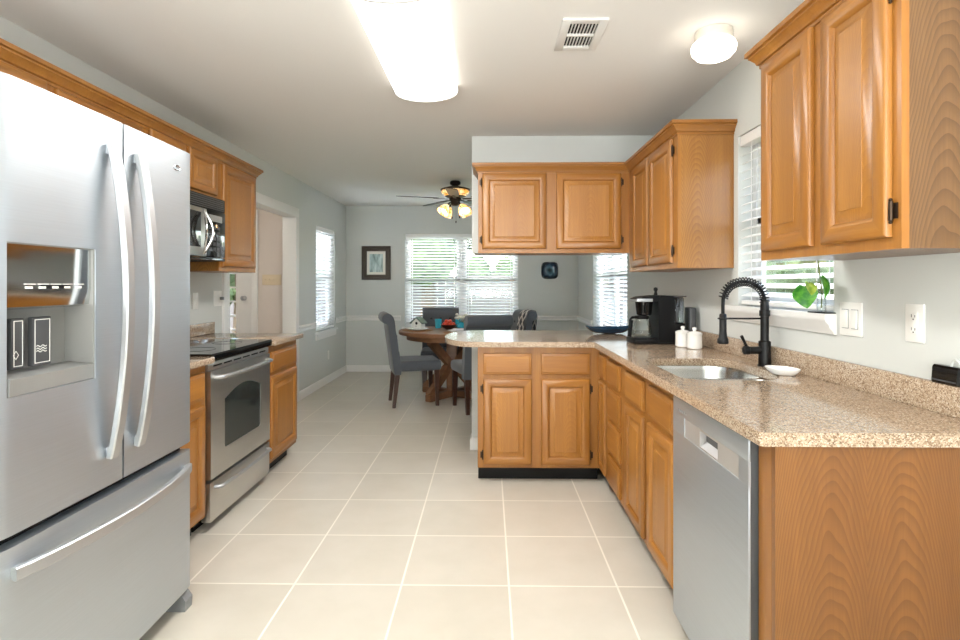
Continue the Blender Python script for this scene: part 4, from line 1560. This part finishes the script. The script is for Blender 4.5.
# round trestle table
TX, TY, TZ = -.42, 6.30, .762
tb = thing('dining_table', 'round rustic wooden dining table with crossed brace base', 'table', (TX, TY, 0), R(0))
m = MB().lathe([(.56, TZ - .045), (.605, TZ - .04), (.61, TZ - .03), (.61, TZ - .006), (.604, TZ), (0, TZ)], n=56)
m.build('table_top', RUSTIC, tb)
MB().lathe([(.50, TZ - .10), (.52, TZ - .10), (.52, TZ - .045), (.50, TZ - .045)], n=48).build('apron', RUSTIC, tb)
for k, a in enumerate((55, 145)):
    rot = Matrix.Rotation(R(a), 4, 'Z')
    zo = .0 if k == 0 else .0
    m = MB().box(-.42, .42, -.04, .04, .0 + .001 * k, .075, .006)
    m.bm.transform(rot)
    fb = m.build('foot_beam', RUSTIC, tb)
    m = MB().box(-.44, .44, -.04, .04, TZ - .115, TZ - .046, .006)
    m.bm.transform(rot)
    m.build('top_beam', RUSTIC, tb)
    for s in (-1, 1):
        m = MB().beam((s * .40, 0, .06), (-s * .02, 0, .40), .06, .085, (0, 0, 1))
        m.bm.transform(rot)
        m.build('brace', RUSTIC, tb)
        m = MB().beam((s * .02, 0, .36), (s * .38, 0, TZ - .10), .06, .085, (0, 0, 1))
        m.bm.transform(rot)
        m.build('brace', RUSTIC, tb)
MB().box(-.06, .06, -.06, .06, .07, TZ - .1, .006).build('post', RUSTIC, tb)

RATTAN = NT('woven_rattan')
sp = RATTAN.n('SeparateXYZ')
RATTAN.l(RATTAN.obj(), sp.inputs[0])
rr = RATTAN.math('SQRT', RATTAN.math('ADD', RATTAN.math('POWER', sp.outputs[0], 2.), RATTAN.math('POWER', sp.outputs[1], 2.)))
rg_ = RATTAN.math('FRACT', RATTAN.math('MULTIPLY', rr, 90.))
RATTAN = RATTAN.set(RATTAN.mix(rg_, lin(176, 132, 88), lin(110, 74, 44)), .8)
PLATEW = CERAMIC
SET = [(198, 'round woven placemat nearest the chair seen in profile', 'white plate under the little house'),
       (100, 'round woven placemat by the chair in front of the wide blind', 'white plate by the chair in front of the wide blind'),
       (285, 'round woven placemat nearest the peninsula counter', 'white plate nearest the peninsula counter'),
       (15, 'round woven placemat by the chair with the throw', 'white plate by the chair with the throw')]
NAP = plain('napkin_cloth', (214, 214, 222), .9, 0, .04, 60)
GL = ['turquoise glass next to the little house', 'turquoise glass in front of the back chair', 'turquoise glass nearest the peninsula counter', 'turquoise glass by the chair with the throw']
for i, (a, l1, l2) in enumerate(SET):
    px, py = TX + .40 * math.cos(R(a)), TY + .40 * math.sin(R(a))
    o = MB().lathe([(.17, 0), (.176, .004), (.17, .008), (0, .008)], n=40).build('placemat', RATTAN, loc=(px, py, TZ))
    tag(o, l1, 'placemat', 'woven placemats')
    o = MB().lathe([(.07, 0), (.09, .004), (.128, .016), (.126, .018), (.09, .008), (0, .007)], n=36).build('dinner_plate', PLATEW, loc=(px, py, TZ + .0082))
    tag(o, l2, 'plate', 'white dinner plates')
    if i != 0:
        m = MB().box(-.045, .045, -.075, .075, 0, .012, .004).box(-.04, .04, -.06, .06, .012, .02, .003)
        o = m.build('napkin', NAP, loc=(px, py, TZ + .0256), rot=(0, 0, R(a + 20)))
        tag(o, ['', 'folded pale napkin on the plate before the back chair', 'folded pale napkin on the plate nearest the peninsula counter', 'folded pale napkin on the plate by the draped chair'][i], 'napkin', 'folded napkins')
for (x, y, lab) in ((-.60, 6.52, GL[0]), (-.36, 6.60, GL[1]), (-.20, 6.16, GL[2]), (-.22, 6.62, GL[3])):
    o = MB().lathe([(.032, 0), (.036, .004), (.042, .11), (.0395, .11), (.034, .012), (0, .010)], n=8).build('tumbler', TURQ, loc=(x, y, TZ), smooth=20)
    tag(o, lab, 'glass', 'turquoise tumblers')
# little birdhouse
hx, hy = TX + .40 * math.cos(R(198)), TY + .40 * math.sin(R(198))
bh = thing('birdhouse', 'small white birdhouse ornament with a grey green roof on the table', 'ornament', (hx + .012, hy - .02, TZ + .0272), R(-25))
bh.scale = (.86, .86, .95)
MB().prism([(-.07, 0), (.07, 0), (.07, .07), (0, .125), (-.07, .07)], 'y', -.05, .05).build('house_body', plain('chalk_white', (226, 226, 218), .8, 0, .1, 30), bh)
m = MB()
for s in (-1, 1):
    m.prism([(0, .126), (0, .138), (s * .098, .066), (s * .092, .056)], 'y', -.066, .066)
m.build('roof', plain('weathered_green', (104, 124, 112), .8, 0, .3, 30), bh)
MB().lathe([(.017, 0), (.017, .003), (0, .003)], (0, -.05, .062), 16, mat=Matrix.Rotation(R(90), 3, 'X')).build('entry_hole', BLACK, bh)
MB().cyl((0, -.05, .03), (0, -.072, .03), .003, 8).build('perch', BARK, bh)
# bowl of red balls
bx_, by_ = TX - .04, TY + .05
bo = thing('fruit_bowl', 'dark bowl of red fruit in the middle of the dining table', 'bowl', (bx_, by_, TZ))
MB().lathe([(.04, 0), (.045, .006), (.08, .03), (.098, .055), (.095, .056), (.078, .034), (.045, .012), (0, .01)], n=32).build('bowl_shell', plain('dark_bowl', (60, 34, 26), .3), bo)
REDF = plain('red_fruit', (196, 62, 40), .35, 0, .25, 18)
k = 0
for r, n, z in ((.052, 6, .058), (.0, 1, .062), (.026, 3, .092)):
    for i in range(n):
        a = 2 * PI * i / n + r * 40
        o = MB().sphere((0, 0, 0), .0255, 1, 1, .93, 8).build('small_fruit', REDF, loc=(bx_ + r * math.cos(a), by_ + r * math.sin(a), TZ + z))
        tag(o, 'small red fruit piled in the dark bowl on the dining table', 'fruit', 'red fruit in the bowl')
        k += 1
# pale flower arrangement
fv = thing('flower_vase', 'teal vase of pale dried flowers on the dining table', 'flower arrangement', (TX + .11, TY - .06, TZ + .0004))
MB().lathe([(.03, 0), (.042, .01), (.048, .04), (.03, .075), (.024, .085), (.028, .092), (.022, .085), (.04, .04), (0, .012)], n=24).build('vase', TURQ, fv)
rnd = random.Random(4)
m, m2 = MB(), MB()
for i in range(14):
    a, q = rnd.uniform(0, 2 * PI), rnd.uniform(.02, .11)
    tip = (q * math.cos(a), q * math.sin(a), .10 + rnd.uniform(.0, .09) - q * .25)
    m.tube([(0, 0, .06), (tip[0] * .4, tip[1] * .4, .10), tip], .0016, 5)
    m2.sphere(tip, .018 + rnd.uniform(0, .008), 1, 1, .8, 5)
m.build('stems', STEM, fv)
m2.build('blossoms', plain('dried_flowers', (206, 206, 196), .9, 0, .25, 80), fv)['kind'] = 'stuff'

# ------------------------------------------------------------------ things on the dining walls
pf_ = thing('picture_frame', 'framed picture in a dark wood frame on the far dining wall', 'picture', (-1.650, YF, 1.6))
PW, PH = .425, .495
m = MB()
m.rings(-PW / 2, PW / 2, -PH / 2, PH / 2, [(0, -.028), (.006, -.034), (.03, -.036), (.036, -.026), (.05, -.026), (.056, -.03), (.074, -.022), (.078, -.012)], -.001)
m.build('frame', plain('dark_frame', (70, 58, 46), .5, 0, .25, 30), pf_)
MB().box(-.138, .138, -.0165, -.0125, -.172, .172).build('mat_board', plain('mat_board', (236, 233, 224), .8), pf_)
t_ = NT('picture_print')
sp = t_.n('SeparateXYZ')
t_.l(t_.obj(), sp.inputs[0])
nz = t_.noise(t_.xyz(t_.math('MULTIPLY', sp.outputs[0], 26.), 0., t_.math('MULTIPLY', sp.outputs[2], 5.)), 1., 4, .6)
t_.set(t_.ramp(nz, [(.34, lin(92, 112, 108)), (.5, lin(168, 190, 190)), (.64, lin(214, 228, 226))]), .5)
MB().box(-.098, .098, -.0175, -.0163, -.135, .130).build('print', t_.m, pf_)

wp = thing('wall_plate', 'dark blue square glazed plate hung on the far dining wall', 'plate', (.895, YF, 1.488))
m = MB()
bm = m.bm
L = []


def sq(r, p=4):
    return [((abs(math.cos(a)) ** (2 / p)) * math.copysign(1, math.cos(a)) * r, (abs(math.sin(a)) ** (2 / p)) * math.copysign(1, math.sin(a)) * r) for a in [2 * PI * (i + .5) / 48 for i in range(48)]]


for r, y in ((.09, -.001), (.124, -.026), (.124, -.03), (.112, -.028), (.085, -.014), (.06, -.009), (.03, -.008)):
    L.append([bm.verts.new((x, y, z)) for x, z in sq(r)])
for A, B in zip(L, L[1:]):
    for i in range(48):
        bm.faces.new((A[i], A[(i + 1) % 48], B[(i + 1) % 48], B[i]))
bm.faces.new(L[0][::-1])
bm.faces.new(L[-1])
t_ = NT('blue_black_glaze')
sp = t_.n('SeparateXYZ')
t_.l(t_.obj(), sp.inputs[0])
r_ = t_.math('SQRT', t_.math('ADD', t_.math('POWER', sp.outputs[0], 2.), t_.math('POWER', sp.outputs[2], 2.)))
nz = t_.noise(t_.obj(), 16, 3)
t_.set(t_.ramp(t_.math('ADD', t_.math('MULTIPLY', r_, 5.), t_.math('MULTIPLY', nz, .35)), [(.25, lin(14, 38, 44)), (.45, lin(70, 110, 130)), (.6, lin(28, 52, 72)), (.8, lin(12, 20, 28))]), .12)
m.build('glazed_plate', t_.m, wp)
